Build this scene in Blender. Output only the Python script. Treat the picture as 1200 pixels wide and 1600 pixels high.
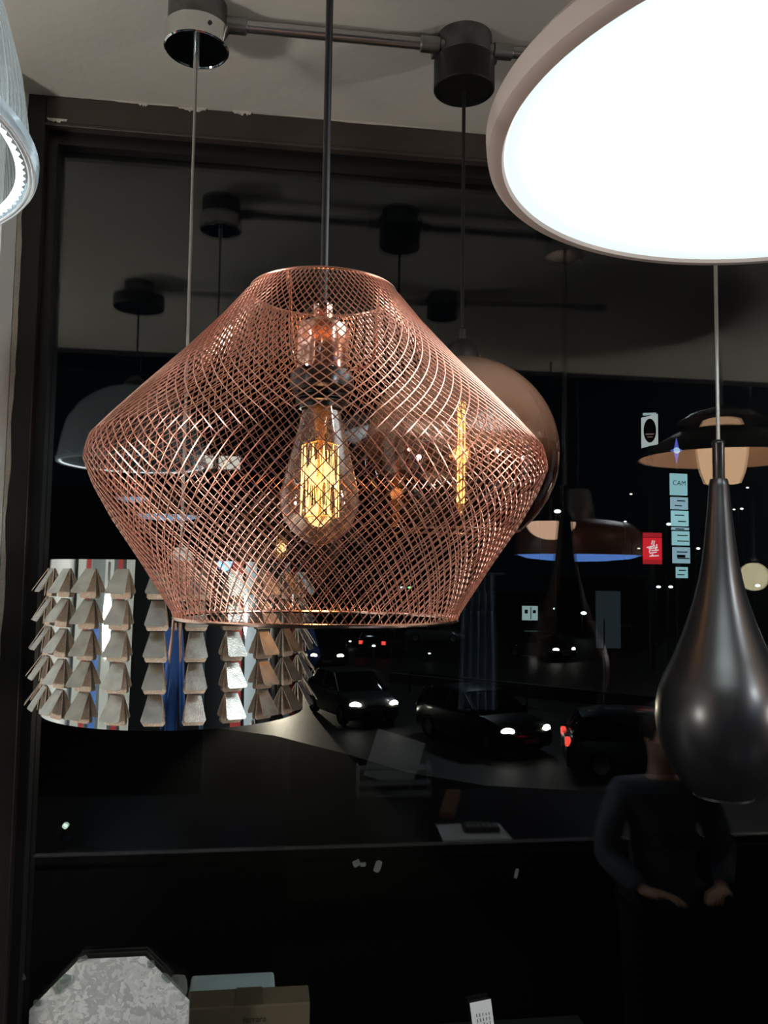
import bpy, bmesh, math, random
from math import sin, cos, pi, radians as R, tan
from mathutils import Vector, Matrix
random.seed(7)
S = bpy.context.scene
COL = S.collection
for o in list(bpy.data.objects): bpy.data.objects.remove(o)

# ------------------------------------------------------------------ camera, world, exposure
E = 1.55                      # eye height above the shop floor
F, PITCH, ROLL = 1308.46, R(4.315), R(.8418)
cd = bpy.data.cameras.new('camera'); cam = bpy.data.objects.new('camera', cd); COL.objects.link(cam)
cd.sensor_fit = 'VERTICAL'; cd.sensor_height = 24; cd.sensor_width = 18; cd.lens = 24*F/1600
cd.clip_start = .01; cd.clip_end = 500
cam.matrix_world = Matrix.Translation((0, 0, E)) @ Matrix.Rotation(pi/2+PITCH, 4, 'X') @ Matrix.Rotation(ROLL, 4, 'Z')
S.camera = cam
w = bpy.data.worlds.new('night'); S.world = w; w.use_nodes = True
w.node_tree.nodes['Background'].inputs[0].default_value = (.25, .45, .7, 1)
w.node_tree.nodes['Background'].inputs[1].default_value = .0015
S.view_settings.view_transform = 'Standard'; S.view_settings.look = 'None'
S.view_settings.exposure = 0; S.view_settings.gamma = 1
S.view_settings.use_curve_mapping = False
try:
    S.cycles.transparent_max_bounces = 32; S.cycles.max_bounces = 12; S.cycles.glossy_bounces = 8
except Exception: pass

def light(name, kind, loc, power, col, radius=.05, to=None, angle=60, blend=.5):
    l = bpy.data.lights.new(name, kind); l.energy = power; l.color = col
    if kind == 'AREA': l.size = radius
    else: l.shadow_soft_size = radius
    if kind == 'SPOT': l.spot_size = R(angle); l.spot_blend = blend
    o = bpy.data.objects.new(name, l); COL.objects.link(o); o.location = loc
    if to is not None:
        o.rotation_euler = (Vector(to)-Vector(loc)).to_track_quat('-Z', 'Y').to_euler()
    return o
WARM = (1, .80, .62); COOL = (.86, .95, 1)
ROOM_LIGHTS = [   # unseen room lights added behind the camera to light the shop
    ((-2.6, -1.2, 2.9), 110, COOL), ((2.6, -1.2, 2.9), 110, COOL),
]
for i, (p, e, c) in enumerate(ROOM_LIGHTS): light('room_light', 'POINT', p, e, c, .12 if i < 2 else .05)

# ------------------------------------------------------------------ helpers
MATS = {}
def mat(name, col=(.5, .5, .5), rough=.5, metal=0, emit=None, es=0, noise=None, bump=None, spec=.5, coat=0):
    if name in MATS: return MATS[name]
    m = bpy.data.materials.new(name); m.use_nodes = True; nt = m.node_tree; b = nt.nodes['Principled BSDF']
    b.inputs['Base Color'].default_value = (*col, 1); b.inputs['Roughness'].default_value = rough
    b.inputs['Metallic'].default_value = metal; b.inputs['Specular IOR Level'].default_value = spec
    b.inputs['Coat Weight'].default_value = coat
    if emit: b.inputs['Emission Color'].default_value = (*emit, 1); b.inputs['Emission Strength'].default_value = es
    if noise:   # (scale, colour2, low, high)
        tc = nt.nodes.new('ShaderNodeTexCoord'); n = nt.nodes.new('ShaderNodeTexNoise'); n.inputs['Scale'].default_value = noise[0]
        n.inputs['Detail'].default_value = 6
        cr = nt.nodes.new('ShaderNodeValToRGB'); cr.color_ramp.elements[0].position = noise[2]; cr.color_ramp.elements[1].position = noise[3]
        cr.color_ramp.elements[0].color = (*col, 1); cr.color_ramp.elements[1].color = (*noise[1], 1)
        nt.links.new(tc.outputs['Object'], n.inputs['Vector']); nt.links.new(n.outputs['Fac'], cr.inputs[0])
        nt.links.new(cr.outputs[0], b.inputs['Base Color'])
    if bump:    # (scale, strength)
        tc = nt.nodes.new('ShaderNodeTexCoord'); n = nt.nodes.new('ShaderNodeTexNoise'); n.inputs['Scale'].default_value = bump[0]
        n.inputs['Detail'].default_value = 5
        bp = nt.nodes.new('ShaderNodeBump'); bp.inputs['Strength'].default_value = bump[1]; bp.inputs['Distance'].default_value = .01
        nt.links.new(tc.outputs['Object'], n.inputs['Vector']); nt.links.new(n.outputs['Fac'], bp.inputs['Height'])
        nt.links.new(bp.outputs[0], b.inputs['Normal'])
    MATS[name] = m; return m

def glassmat(name, tint=(1, 1, 1), base=.04, power=1.0, rough=0, gloss=(1, 1, 1), body=None, bodyfac=0, ramp=None):
    """thin glass: transparent + fresnel reflection (+ a little diffuse body). ramp=(z0,z1,col0,col1,refl0,refl1): a coating graded along z"""
    if name in MATS: return MATS[name]
    m = bpy.data.materials.new(name); m.use_nodes = True; nt = m.node_tree; N = nt.nodes; L = nt.links
    for n in list(N): N.remove(n)
    out = N.new('ShaderNodeOutputMaterial'); t = N.new('ShaderNodeBsdfTransparent'); g = N.new('ShaderNodeBsdfGlossy'); mx = N.new('ShaderNodeMixShader')
    t.inputs[0].default_value = (*tint, 1); g.inputs[0].default_value = (*gloss, 1); g.inputs['Roughness'].default_value = rough
    fr = N.new('ShaderNodeLayerWeight'); fr.inputs[0].default_value = .5   # facing: 0 head-on .. 1 grazing
    p = N.new('ShaderNodeMath'); p.operation = 'POWER'; p.inputs[1].default_value = 4.0; L.new(fr.outputs['Facing'], p.inputs[0])
    ma = N.new('ShaderNodeMath'); ma.operation = 'MULTIPLY_ADD'; ma.inputs[1].default_value = (1-base)*.8*power; ma.inputs[2].default_value = base
    ma.use_clamp = True
    L.new(p.outputs[0], ma.inputs[0])
    fac = ma.outputs[0]; src = t.outputs[0]
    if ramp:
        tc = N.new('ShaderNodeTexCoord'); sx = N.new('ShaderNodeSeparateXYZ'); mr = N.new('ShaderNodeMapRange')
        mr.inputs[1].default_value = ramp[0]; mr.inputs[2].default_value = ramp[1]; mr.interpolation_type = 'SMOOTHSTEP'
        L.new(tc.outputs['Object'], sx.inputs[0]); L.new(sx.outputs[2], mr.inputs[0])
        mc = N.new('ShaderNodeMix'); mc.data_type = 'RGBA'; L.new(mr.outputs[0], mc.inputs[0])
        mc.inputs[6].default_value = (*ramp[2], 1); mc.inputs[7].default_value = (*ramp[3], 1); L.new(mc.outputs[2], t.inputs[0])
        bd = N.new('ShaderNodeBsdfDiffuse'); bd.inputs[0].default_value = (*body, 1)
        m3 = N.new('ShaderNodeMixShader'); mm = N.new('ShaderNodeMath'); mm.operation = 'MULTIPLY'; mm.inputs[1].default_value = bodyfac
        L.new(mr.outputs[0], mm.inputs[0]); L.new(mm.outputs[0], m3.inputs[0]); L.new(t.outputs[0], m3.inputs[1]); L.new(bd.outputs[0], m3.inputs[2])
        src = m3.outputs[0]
    elif body:
        bd = N.new('ShaderNodeBsdfDiffuse'); bd.inputs[0].default_value = (*body, 1); m3 = N.new('ShaderNodeMixShader')
        m3.inputs[0].default_value = bodyfac; L.new(t.outputs[0], m3.inputs[1]); L.new(bd.outputs[0], m3.inputs[2]); src = m3.outputs[0]
    L.new(fac, mx.inputs[0]); L.new(src, mx.inputs[1]); L.new(g.outputs[0], mx.inputs[2]); L.new(mx.outputs[0], out.inputs[0])
    MATS[name] = m; return m

def emis(name, col, s): return mat(name, (.02, .02, .02), .5, 0, col, s)

class MB:
    def __init__(s): s.v = []; s.f = []; s.mi = []; s.cur = 0
    def add(s, vs, fs, M=None):
        b = len(s.v)
        for p in vs: s.v.append(tuple(M @ Vector(p)) if M is not None else tuple(p))
        for q in fs: s.f.append([b+i for i in q]); s.mi.append(s.cur)
        return s
    def box(s, c, d, M=None, taper=1):
        x, y, z = [k/2 for k in d]; vs = []
        for k, t in ((-1, 1), (1, taper)):
            vs += [(c[0]-x*t, c[1]-y*t, c[2]+k*z), (c[0]+x*t, c[1]-y*t, c[2]+k*z), (c[0]+x*t, c[1]+y*t, c[2]+k*z), (c[0]-x*t, c[1]+y*t, c[2]+k*z)]
        return s.add(vs, [(3, 2, 1, 0), (4, 5, 6, 7), (0, 1, 5, 4), (1, 2, 6, 5), (2, 3, 7, 6), (3, 0, 4, 7)], M)
    def lathe(s, prof, n=48, c=(0, 0, 0), M=None, a0=0, a1=2*pi):
        full = abs(a1-a0-2*pi) < 1e-6; k = n if full else n+1
        vs = []; fs = []
        for r, z in prof:
            for i in range(k):
                a = a0+(a1-a0)*i/n; vs.append((c[0]+max(r, 1e-5)*cos(a), c[1]+max(r, 1e-5)*sin(a), c[2]+z))
        for j in range(len(prof)-1):
            for i in range(n):
                i2 = (i+1) % k; fs.append((j*k+i, j*k+i2, (j+1)*k+i2, (j+1)*k+i))
        return s.add(vs, fs, M)
    def tube(s, pts, r, n=8, caps=True, closed=False, M=None):
        P = [Vector(p) for p in pts]; vs = []; fs = []; m = len(P); up = Vector((0, 0, 1))
        T = []
        for i in range(m):
            if closed: t = P[(i+1) % m]-P[i-1]
            else: t = P[min(i+1, m-1)]-P[max(i-1, 0)]
            T.append(t.normalized())
        ref = up if abs(T[0].dot(up)) < .9 else Vector((1, 0, 0)); nrm = (ref-T[0]*ref.dot(T[0])).normalized()
        for i in range(m):
            nrm = (nrm-T[i]*nrm.dot(T[i])); nrm = nrm.normalized() if nrm.length > 1e-6 else T[i].orthogonal().normalized()
            b = T[i].cross(nrm); rr = r[i] if isinstance(r, (list, tuple)) else r
            for k in range(n):
                a = 2*pi*k/n; vs.append(P[i]+(nrm*cos(a)+b*sin(a))*rr)
        for i in range(m if closed else m-1):
            j = (i+1) % m
            for k in range(n): k2 = (k+1) % n; fs.append((i*n+k, i*n+k2, j*n+k2, j*n+k))
        if caps and not closed: fs.append(tuple(range(n))[::-1]); fs.append(tuple((m-1)*n+k for k in range(n)))
        return s.add(vs, fs, M)
    def prism(s, pts, z0, z1, M=None):     # polygon in xy, extruded along z
        n = len(pts); vs = [(x, y, z0) for x, y in pts]+[(x, y, z1) for x, y in pts]
        return s.add(vs, [tuple(range(n))[::-1], tuple(range(n, 2*n))]+[(i, (i+1) % n, n+(i+1) % n, n+i) for i in range(n)], M)
    def ball(s, c, r, n=16, sc=(1, 1, 1), M=None):
        pr = [(r*sin(pi*i/n), -r*cos(pi*i/n)) for i in range(n+1)]
        m = MB().lathe(pr, 2*n); return s.add([(c[0]+x*sc[0], c[1]+y*sc[1], c[2]+z*sc[2]) for x, y, z in m.v], m.f, M)
    def build(s, name, m, parent=None, loc=None, rz=0, smooth=True, bevel=0, kind=None):
        me = bpy.data.meshes.new(name); me.from_pydata(s.v, [], s.f)
        for mm in (m if isinstance(m, (list, tuple)) else [m]): me.materials.append(mm)
        bm = bmesh.new(); bm.from_mesh(me); bmesh.ops.recalc_face_normals(bm, faces=bm.faces); bm.to_mesh(me); bm.free()
        if any(s.mi): me.polygons.foreach_set('material_index', s.mi)
        if smooth: me.shade_smooth(); me.set_sharp_from_angle(angle=R(38))
        o = bpy.data.objects.new(name, me); COL.objects.link(o)
        if parent: o.parent = parent
        if loc: o.location = loc
        if rz: o.rotation_euler.z = rz
        if bevel:
            b = o.modifiers.new('bevel', 'BEVEL'); b.width = bevel; b.segments = 2; b.limit_method = 'ANGLE'
        if kind: o['kind'] = kind
        return o

def tag(o, label, cat, group=None):
    o['label'] = label; o['category'] = cat
    if group: o['group'] = group
    return o
def thing(name, label, cat, loc=(0, 0, 0), rz=0, group=None):
    o = bpy.data.objects.new(name, None); COL.objects.link(o); o.empty_display_size = .05
    o.location = loc; o.rotation_euler.z = rz; return tag(o, label, cat, group)
def copy_tree(o, parent=None):
    c = o.copy(); COL.objects.link(c); c.parent = parent
    for ch in list(o.children): copy_tree(ch, c)
    return c
def text_mesh(body, size, name, m, parent, M, align='CENTER', depth=.0):
    cu = bpy.data.curves.new(name, 'FONT'); cu.body = body; cu.size = size; cu.align_x = align; cu.align_y = 'CENTER'; cu.extrude = depth
    t = bpy.data.objects.new('tmp_text', cu); COL.objects.link(t)
    dg = bpy.context.evaluated_depsgraph_get(); me = bpy.data.meshes.new_from_object(t.evaluated_get(dg))
    bpy.data.objects.remove(t); me.materials.clear(); me.materials.append(m); me.name = name
    o = bpy.data.objects.new(name, me); COL.objects.link(o); o.parent = parent; o.matrix_local = M; return o

# a point of the place seen along a sight line of the lens, at forward distance y
def at(px, py, y):
    a = (px-600)/F; b = -(py-800)/F
    x = a*cos(ROLL)-b*sin(ROLL); v = a*sin(ROLL)+b*cos(ROLL)
    d = Vector((x, cos(PITCH)-v*sin(PITCH), v*cos(PITCH)+sin(PITCH))); d /= d.y
    return Vector((d.x*y, y, E+d.z*y))
# shop window plane and what it mirrors
W0, PHI = 1.5734, R(7.9238)
NRM = Vector((sin(PHI), -cos(PHI), 0)); P0 = Vector((0, W0, 0))
def mirror(p): return p-2*NRM.dot(p-P0)*NRM
def behind(px, py, D): return mirror(at(px, py, D))       # an object of the shop whose image in the pane is seen there
def win(u, n, z): return P0+Vector((cos(PHI), sin(PHI), 0))*u+NRM*n+Vector((0, 0, z))
WM = Matrix.Translation(P0) @ Matrix.Rotation(PHI, 4, 'Z')   # local x along the pane, local -y into the shop
def wbox(u0, u1, n0, n1, z0, z1): return MB().box(((u0+u1)/2, -(n0+n1)/2, (z0+z1)/2), (u1-u0, n1-n0, z1-z0), WM)
CEIL = E+.851

# ------------------------------------------------------------------ materials
plaster = mat('plaster', (.58, .57, .51), .9, noise=(2.2, (.50, .49, .43), .35, .7), bump=(60, .12))
wallgrey = mat('wall_grey', (.74, .80, .80), .85, bump=(80, .1))
brownpaint = mat('brown_paint', (.48, .37, .31), .8, bump=(50, .15))
frame_m = mat('frame_brown', (.035, .026, .021), .42, noise=(9, (.055, .043, .036), .4, .75), bump=(25, .12))
frame_dk = mat('frame_dark', (.008, .007, .007), .4)
chip_m = mat('bare_plaster', (.55, .52, .46), .9, bump=(200, .5))
chrome = mat('chrome', (.8, .8, .8), .05, 1)
steel = mat('steel', (.55, .55, .54), .28, 1)
galv = mat('galvanised', (.42, .43, .42), .38, 1, noise=(14, (.28, .29, .28), .4, .6), bump=(60, .05))
cablegrey = mat('clear_cable', (.35, .34, .32), .35, .3)
blackcable = mat('black_cable', (.006, .006, .007), .5)
blackplastic = mat('black_plastic', (.006, .006, .006), .42)
copper = mat('copper_wire', (.86, .44, .33), .30, 1)
copper_s = mat('copper_polish', (.92, .60, .48), .13, 1)
bakelite = mat('bakelite', (.008, .007, .007), .25)

# ------------------------------------------------------------------ setting: shop shell
wbox(-4.2, 2.9, -.08, 1.72, CEIL, CEIL+.12).build('ceiling', plaster, kind='structure')
MB().box((0, -2.3, 3.75), (9.4, 8.0, .1)).build('ceiling', mat('high_ceiling', (.005, .005, .005), .9), kind='structure')
wbox(-4.2, 2.9, 1.72, 1.80, CEIL, 3.7).build('trim_1', mat('bulkhead', (.02, .02, .02), .9), kind='structure')
MB().box((0, -2.0, -.06), (9.4, 8.6, .12)).build('floor', mat('shop_floor', (.006, .007, .007), .45, noise=(3, (.010, .011, .010), .4, .7)), kind='structure')
MB().box((0, -6.3, 1.85), (9.4, .1, 3.9)).build('wall_back', mat('back_wall', (.010, .010, .011), .8), kind='structure')
MB().box((-4.6, -2.2, 1.85), (.1, 8.2, 3.9)).build('wall_left', mat('side_wall', (.42, .44, .42), .8), kind='structure')
MB().box((4.6, -2.0, 1.85), (.1, 8.6, 3.9)).build('wall_right', mat('side_wall_r', (.03, .032, .035), .8), kind='structure')
# pillar to the left of the window: grey reveal with a brown painted band next to the frame
pl = wbox(-4.3, -.668, -.1, .125, 0, CEIL); pl.build('wall_front', wallgrey, kind='structure')
bd = MB(); zz = [i*.03 for i in range(int(CEIL/.03)+1)]+[CEIL]
vs = []; fs = []
for i, z in enumerate(zz):
    vs += [win(-.6675, 0, z), win(-.6655, 0, z), win(-.6655, .034+random.uniform(-.0012, .0012), z), win(-.6675, .034, z)]
    if i:
        a = 4*(i-1); b = 4*i
        for k in range(4): fs.append((a+k, a+(k+1) % 4, b+(k+1) % 4, b+k))
fs += [(0, 1, 2, 3), tuple(4*(len(zz)-1)+k for k in (3, 2, 1, 0))]
bd.add(vs, fs); bd.build('trim_2', brownpaint, kind='structure', smooth=False)
# window: brown frame, dark rebate, one large pane
U0, U1 = -.628, 2.72
wf = thing('window_1', 'wide brown framed shop window with one dark mirroring pane behind the hanging lamps', 'window', (0, 0, 0)); wf['kind'] = 'structure'
del wf['label']; del wf['category']
f = wbox(-.6650, U0, -.05, .045, .12, CEIL-.001); f.build('window_frame', mat('frame_stile', (.016, .012, .010), .45, bump=(25, .12)), wf, bevel=.002)
f = wbox(U0, U1, -.05, .045, E+.797, CEIL-.001)
f.build('window_frame', frame_m, wf, bevel=.002)
f = wbox(U1, U1+.1, -.05, .05, .12, CEIL-.001); f.build('window_frame', frame_m, wf)
f = wbox(U0-.01, U1, -.05, .05, 0, .12); f.build('window_frame', frame_m, wf)
g = wbox(U0, U1, .034, .0455+.003, E+.793, E+.799); g.build('window_lip', frame_m, wf, bevel=.001)
g = wbox(U0, -.612, -.04, .022, .12, E+.797); g.build('glazing_bead', frame_dk, wf)
g = wbox(-.612, U1, -.04, .022, E+.772, E+.797); g.build('glazing_bead', frame_dk, wf)
g = wbox(-.6125, -.6105, -.04, .024, .12, E+.775); g.build('glazing_bead', mat('rubber_seal', (.008, .008, .008), .5), wf)
pane = glassmat('window_glass', (.93, .95, .94), .056, .75, 0)
wbox(-.6105, U1, -.010, -.002, .12, E+.772).build('pane', pane, wf, smooth=False)
# flakes of bare plaster where the paint came off above the frame
def flake(u0, u1, z, h, n, seed):
    rr = random.Random(seed); k = 14; top = []; bot = []
    for i in range(k+1):
        u = u0+(u1-u0)*i/k; top.append((u, z)); bot.append((u, z-h*abs(sin(pi*i/k))**.5*rr.uniform(.35, 1)))
    pts = top+bot[::-1][1:-1]
    M = WM @ Matrix.Translation((0, -n, 0)) @ Matrix.Rotation(pi/2, 4, 'X')
    return MB().prism(pts, -.0012, .0012, M)
for i, (u0, u1, z, h) in enumerate([(-.40, -.345, CEIL, .011), (-.30, -.262, CEIL, .009), (-.56, -.36, CEIL, .0035), (-.47, -.45, CEIL-.001, .008), (-.26, .14, CEIL, .003)]):
    flake(u0, u1, z, h, .0465, i).build('trim_3' if i == 0 else 'trim_3.001', chip_m, kind='structure', smooth=False)
flake(-.626, -.590, E+.8065, .010, .0470, 11).build('trim_3', chip_m, kind='structure', smooth=False)
# ragged filler edge between frame and pillar
nz_ = 150; L0 = []; wv_ = .006
for i in range(nz_+1):
    z = .1+(CEIL-.1)*i/nz_; wv_ = min(.0085, max(.0035, wv_+random.uniform(-.0014, .0014))); L0.append((z, wv_))
vs = []; fs = []
for i, (z, w1) in enumerate(L0):
    for u, n in ((-.6667, .034), (-.6667, .0475), (-.6667+w1, .0475), (-.6667+w1, .0450), (-.6655, .034)):
        q = win(u, n, z); vs.append(q)
    if i:
        for k in range(5): fs.append((5*(i-1)+k, 5*(i-1)+(k+1) % 5, 5*i+(k+1) % 5, 5*i+k))
bd = MB().add(vs, fs); bd.build('trim_4', chip_m, kind='structure', smooth=False)

# ------------------------------------------------------------------ conduits and canopies
def conduit(label, ends, z, rad=.009, boxes=()):
    a, b = [Vector((*p, z)) for p in ends]
    t = thing('conduit', label, 'pipe', a)
    d = b-a; MB().tube([(0, 0, 0), d], rad, 16).build('pipe', steel, t)
    dn = d.normalized()
    for q in boxes:
        q = Vector((*q, z))-a; k = q.dot(dn)
        for s in (-1, 1):
            if k+s*.058 < -.05: continue
            c = dn*(k+s*.058); m = MB().tube([c-dn*.016, c-dn*.014, c+dn*.014, c+dn*.016], [.0095, .0125, .0125, .0095], 14)
            m.tube([c-s*dn*.016, c-s*dn*.023], .0095, 14); m.build('connector', galv, t)
    return t
C1 = Vector((-.291, 1.20)); C2 = Vector((.1165, 1.268)); C3 = Vector((.5246, 1.306))
CL = Vector((-.475, .562)); CC = Vector((-.0527, .68)); CW = Vector((.407, .760))
dirv = (C3-C1).normalized()
conduit('grey steel conduit along the ceiling nearest the window, linking the round boxes', (C1+dirv*.045, C3+dirv*1.2), CEIL-.026, boxes=(C1, C2, C3))
d2 = (CW-CL).normalized()
conduit('steel conduit on the ceiling above the wire lamp, outside the photo top', (CL, CW+d2*.5), CEIL-.026, boxes=(CL, CC, CW))
def junction(c, label, sides=(-1, 1)):
    t = thing('junction_box', label, 'junction box', (c[0], c[1], CEIL))
    m = MB().lathe([(0, 0), (.0435, 0), (.0435, -.036), (.041, -.039), (0, -.039)], 40)
    for s in sides: m.tube([(s*dirv.x*.04, s*dirv.y*.04, -.026), (s*dirv.x*.052, s*dirv.y*.052, -.026)], .012, 14)
    m.build('box_body', mat('galv_dull', (.16, .165, .16), .42, .8, noise=(25, (.10, .10, .10), .4, .6)), t); return t
def canopy(c, h, kind, label, rad=.048):
    t = thing('ceiling_canopy', label, 'ceiling canopy', (c[0], c[1], CEIL-.0395))
    mm = {'chrome': chrome, 'black': blackplastic, 'white': mat('white_canopy', (.75, .75, .73), .4)}[kind]
    MB().lathe([(0, -.0005), (rad, -.0005), (rad, -h+.002), (rad-.002, -h), (rad-.0035, -h), (rad-.0035, -h+.0015)], 56).build('canopy_ring', mm, t)
    MB().lathe([(rad-.0035, -h+.0015), (0, -h+.0015)], 56).build('canopy_face', mat('smoked_chrome', (.30, .38, .42), .12, 1) if kind == 'chrome' else mm, t)
    if kind == 'chrome':
        for a in (-55, 35): MB().lathe([(0, 0), (.0032, 0), (.0032, .0015), (0, .0015)], 10, M=Matrix.Rotation(R(a), 4, 'Z') @ Matrix.Translation((rad, 0, -h*.45)) @ Matrix.Rotation(pi/2, 4, 'Y')).build('screw', mat('screw_dark', (.1, .1, .1), .4, 1), t)
        MB().lathe([(.0045, -h+.002), (.0045, -h-.026), (.0028, -h-.030), (0, -h-.030)], 16).build('cord_grip', steel, t)
    return t
for c, l in ((C1, 'round grey metal box on the ceiling above the chrome canopy'), (C2, 'round grey metal box on the ceiling above the black canopy by the glass globe lamp'),
             (C3, 'round metal box on the ceiling over the black teardrop lamp'), (CL, 'round metal box on the ceiling over the ribbed clear lamp'),
             (CC, 'round metal box on the ceiling over the copper wire lamp'), (CW, 'round metal box on the ceiling over the white disc lamp')): junction(c, l, (1,) if c is C1 or c is CL else (-1, 1))
canopy(C1, .032, 'chrome', 'chrome ceiling canopy with smoked bottom plate above the mirrored lamp')
canopy(C2, .048, 'black', 'plain black round ceiling canopy of the smoked globe lamp')
canopy(C3, .035, 'chrome', 'chrome ceiling canopy of the black teardrop lamp')
canopy(CL, .035, 'black', 'dark ceiling canopy of the ribbed clear lamp, seen mirrored in the pane', .074)
canopy(CC, .035, 'black', 'black ceiling canopy of the copper wire lamp')
canopy(CW, .035, 'black', 'dark ceiling canopy of the big lit disc lamp')

# ------------------------------------------------------------------ copper wire mesh pendant
t = thing('pendant_lamp', 'copper wire mesh pendant lamp with a glowing filament bulb, in front of all the others', 'lamp', (CC[0], CC[1], E))
zb, zm, zt = -.035, .081, .2325; rb, rm, rt = .1125, .183, .0600
key = [(rb, zb), (rb+.0005, zb+.003), (.138, zb+.042), (.160, .039), (.1755, .066), (rm, .0855), (.1795, .100), (.166, .1155), (.142, .141), (.112, .172), (.084, .203), (.0655, .226), (.0605, .2315), (rt, zt)]
# resample evenly by arc length
seg = [0]
for i in range(1, len(key)): seg.append(seg[-1]+math.dist(key[i], key[i-1]))
def prof(s):
    s = min(max(s, 0), seg[-1])
    for i in range(1, len(key)):
        if s <= seg[i]+1e-9:
            k = (s-seg[i-1])/(seg[i]-seg[i-1]); return (key[i-1][0]+(key[i][0]-key[i-1][0])*k, key[i-1][1]+(key[i][1]-key[i-1][1])*k)
    return key[-1]
NW, NR = 110, 60
m = MB()
for fam in (1, -1):
    for i in range(NW):
        pts = []
        for j in range(NR+1):
            r, z = prof(seg[-1]*j/NR); a = 2*pi*(i+fam*j*.5)/NW+.01
            pts.append((r*cos(a)+0, r*sin(a), z))
        m.tube(pts, (.00047 if fam == 1 else .00045), 4, caps=False)
m.build('wire_mesh', copper, t)
def hoop(r, z, rad, n=96): return MB().tube([(r*cos(2*pi*i/n), r*sin(2*pi*i/n), z) for i in range(n)], rad, 8, closed=True)
hoop(rb, zb, .0016).build('bottom_hoop', copper_s, t); hoop(rt, zt, .0011).build('top_hoop', copper, t)
# inner cradle: three wires from the top hoop down to the socket ring
socz = .163
for a in (R(246), R(328), R(92)):
    ca, sa = cos(a), sin(a)
    m = MB().tube([(rt*ca, rt*sa, zt), (.054*ca, .054*sa, zt-.012), (.0510*ca, .0510*sa, socz+.012), (.047*ca, .047*sa, socz+.003), (.024*ca, .024*sa, socz+.001)], .0013, 8)
    m.build('cradle_wire', copper_s, t)
k = MB().tube([(0, 0, .216), (0, 0, CEIL-E-.0745)], .0031, 12); k.build('cord', blackcable, t)
MB().lathe([(0, .2235), (.006, .2235), (.0085, .222), (.0085, .2105), (.016, .2085), (.0205, .205), (.0215, .199), (.0215, .168), (.0205, .166), (0, .166)], 48).build('socket_cup', copper_s, t)
so = MB().lathe([(0, .166), (.0245, .166), (.0262, .163), (.0262, .152), (.0225, .149), (.0195, .148)]+[p for q in range(3) for p in ((.0195, .1470-q*.0026), (.0212, .1460-q*.0026), (.0212, .1453-q*.0026), (.0195, .1444-q*.0026))]+[(.0182, .1385), (.0182, .1350), (.0165, .1350)], 48)
so.build('lamp_holder', bakelite, t)
bulb_glass = glassmat('amber_glass', (.97, .84, .74), .07, 1.25, 0, body=(.9, .7, .6), bodyfac=.014)
bp = [(.0135, .141), (.0148, .136), (.0163, .130), (.0182, .122), (.0213, .110), (.0248, .096), (.0285, .081), (.0312, .069), (.0322, .060), (.0316, .053), (.0288, .044), (.0228, .0355), (.0150, .029), (.0082, .0250), (.0036, .0237), (0, .0232)]
b = MB().lathe(bp, 56).build('bulb', bulb_glass, t)
fil = emis('filament', (1, .56, .18), 5.0)
m = MB(); nf = 20
zz0, zz1 = .0455, .1045
pts = []
for i in range(nf):
    a = 2*pi*i/nf*(.93); r = .0150 if i % 2 else .0158
    pts.append((r*cos(a), r*sin(a), zz1 if i % 2 else zz0+.001))
    if i % 2 == 0 and i: pass
for i in range(nf-1): m.tube([pts[i], pts[i+1]], .00031, 5)
for i in range(8):
    a = 2*pi*i/8; m.tube([(.0085*cos(a), .0085*sin(a), zz1-.004), (.0085*cos(a+.35), .0085*sin(a+.35), zz0+.004)], .0002, 5)
m.build('filament', fil, b)
m = MB().lathe([(0, .139), (.0075, .139), (.006, .126), (.0028, .112), (.0022, .050), (.004, .047), (0, .046)], 16)
m.build('glass_stem', glassmat('stem_glass', (1, .85, .65), .06, .9, body=(1, .6, .3), bodyfac=.12), b)
for z0, z1 in ((.110, .105), (.048, .046)):
    m = MB()
    for i in range(10):
        a = 2*pi*i/10; m.tube([(0, 0, z0), (.0152*cos(a), .0152*sin(a), z1)], .00022, 4)
    m.build('support_wires', mat('bronze_wire', (.5, .3, .12), .3, 1), b)
light('filament_light', 'POINT', (CC[0], CC[1], E+.075), .22, (1, .58, .26), .014)

# ------------------------------------------------------------------ smoked globe pendant
gz = .1865
t = thing('pendant_lamp', 'large smoked amber glass globe lamp with a tall filament bulb and black cap', 'lamp', (C2[0], C2[1], E+gz))
GR = .1475
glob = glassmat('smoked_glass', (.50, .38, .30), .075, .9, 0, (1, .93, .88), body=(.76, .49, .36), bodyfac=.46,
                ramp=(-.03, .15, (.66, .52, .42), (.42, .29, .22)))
a_open = R(37)
pr = [(GR*sin(a), -GR*cos(a)) for a in [a_open+(pi-R(9)-a_open)*i/60 for i in range(61)]]
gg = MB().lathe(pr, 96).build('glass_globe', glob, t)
MB().tube([(GR*sin(a_open)*cos(2*pi*i/80), GR*sin(a_open)*sin(2*pi*i/80), -GR*cos(a_open)) for i in range(80)], .0016, 8, closed=True).build('globe_rim', glassmat('rim_glass', (.5, .25, .18), .2, .9, body=(.6, .25, .15), bodyfac=.3), gg)
MB().lathe([(.026, GR-.004), (.0258, GR+.004), (.0245, GR+.012), (.0205, GR+.020), (.014, GR+.026), (.007, GR+.029), (.0062, GR+.030), (.0062, GR+.046), (.0045, GR+.048), (0, GR+.048)], 40).build('cap', mat('matt_black', (.012, .011, .011), .5), t)
MB().tube([(0, 0, GR+.04), (0, 0, CEIL-E-gz-.087)], .0029, 10).build('cord', blackcable, t)
MB().lathe([(0, GR), (.019, GR), (.019, GR-.045), (.017, GR-.05), (0, GR-.05)], 32).build('lamp_holder', bakelite, t)
tb = [(.014, .098), (.0150, .092), (.0158, .080), (.0160, .02), (.0160, -.06), (.0155, -.075), (.013, -.085), (.008, -.091), (.003, -.094), (0, -.095)]
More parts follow.
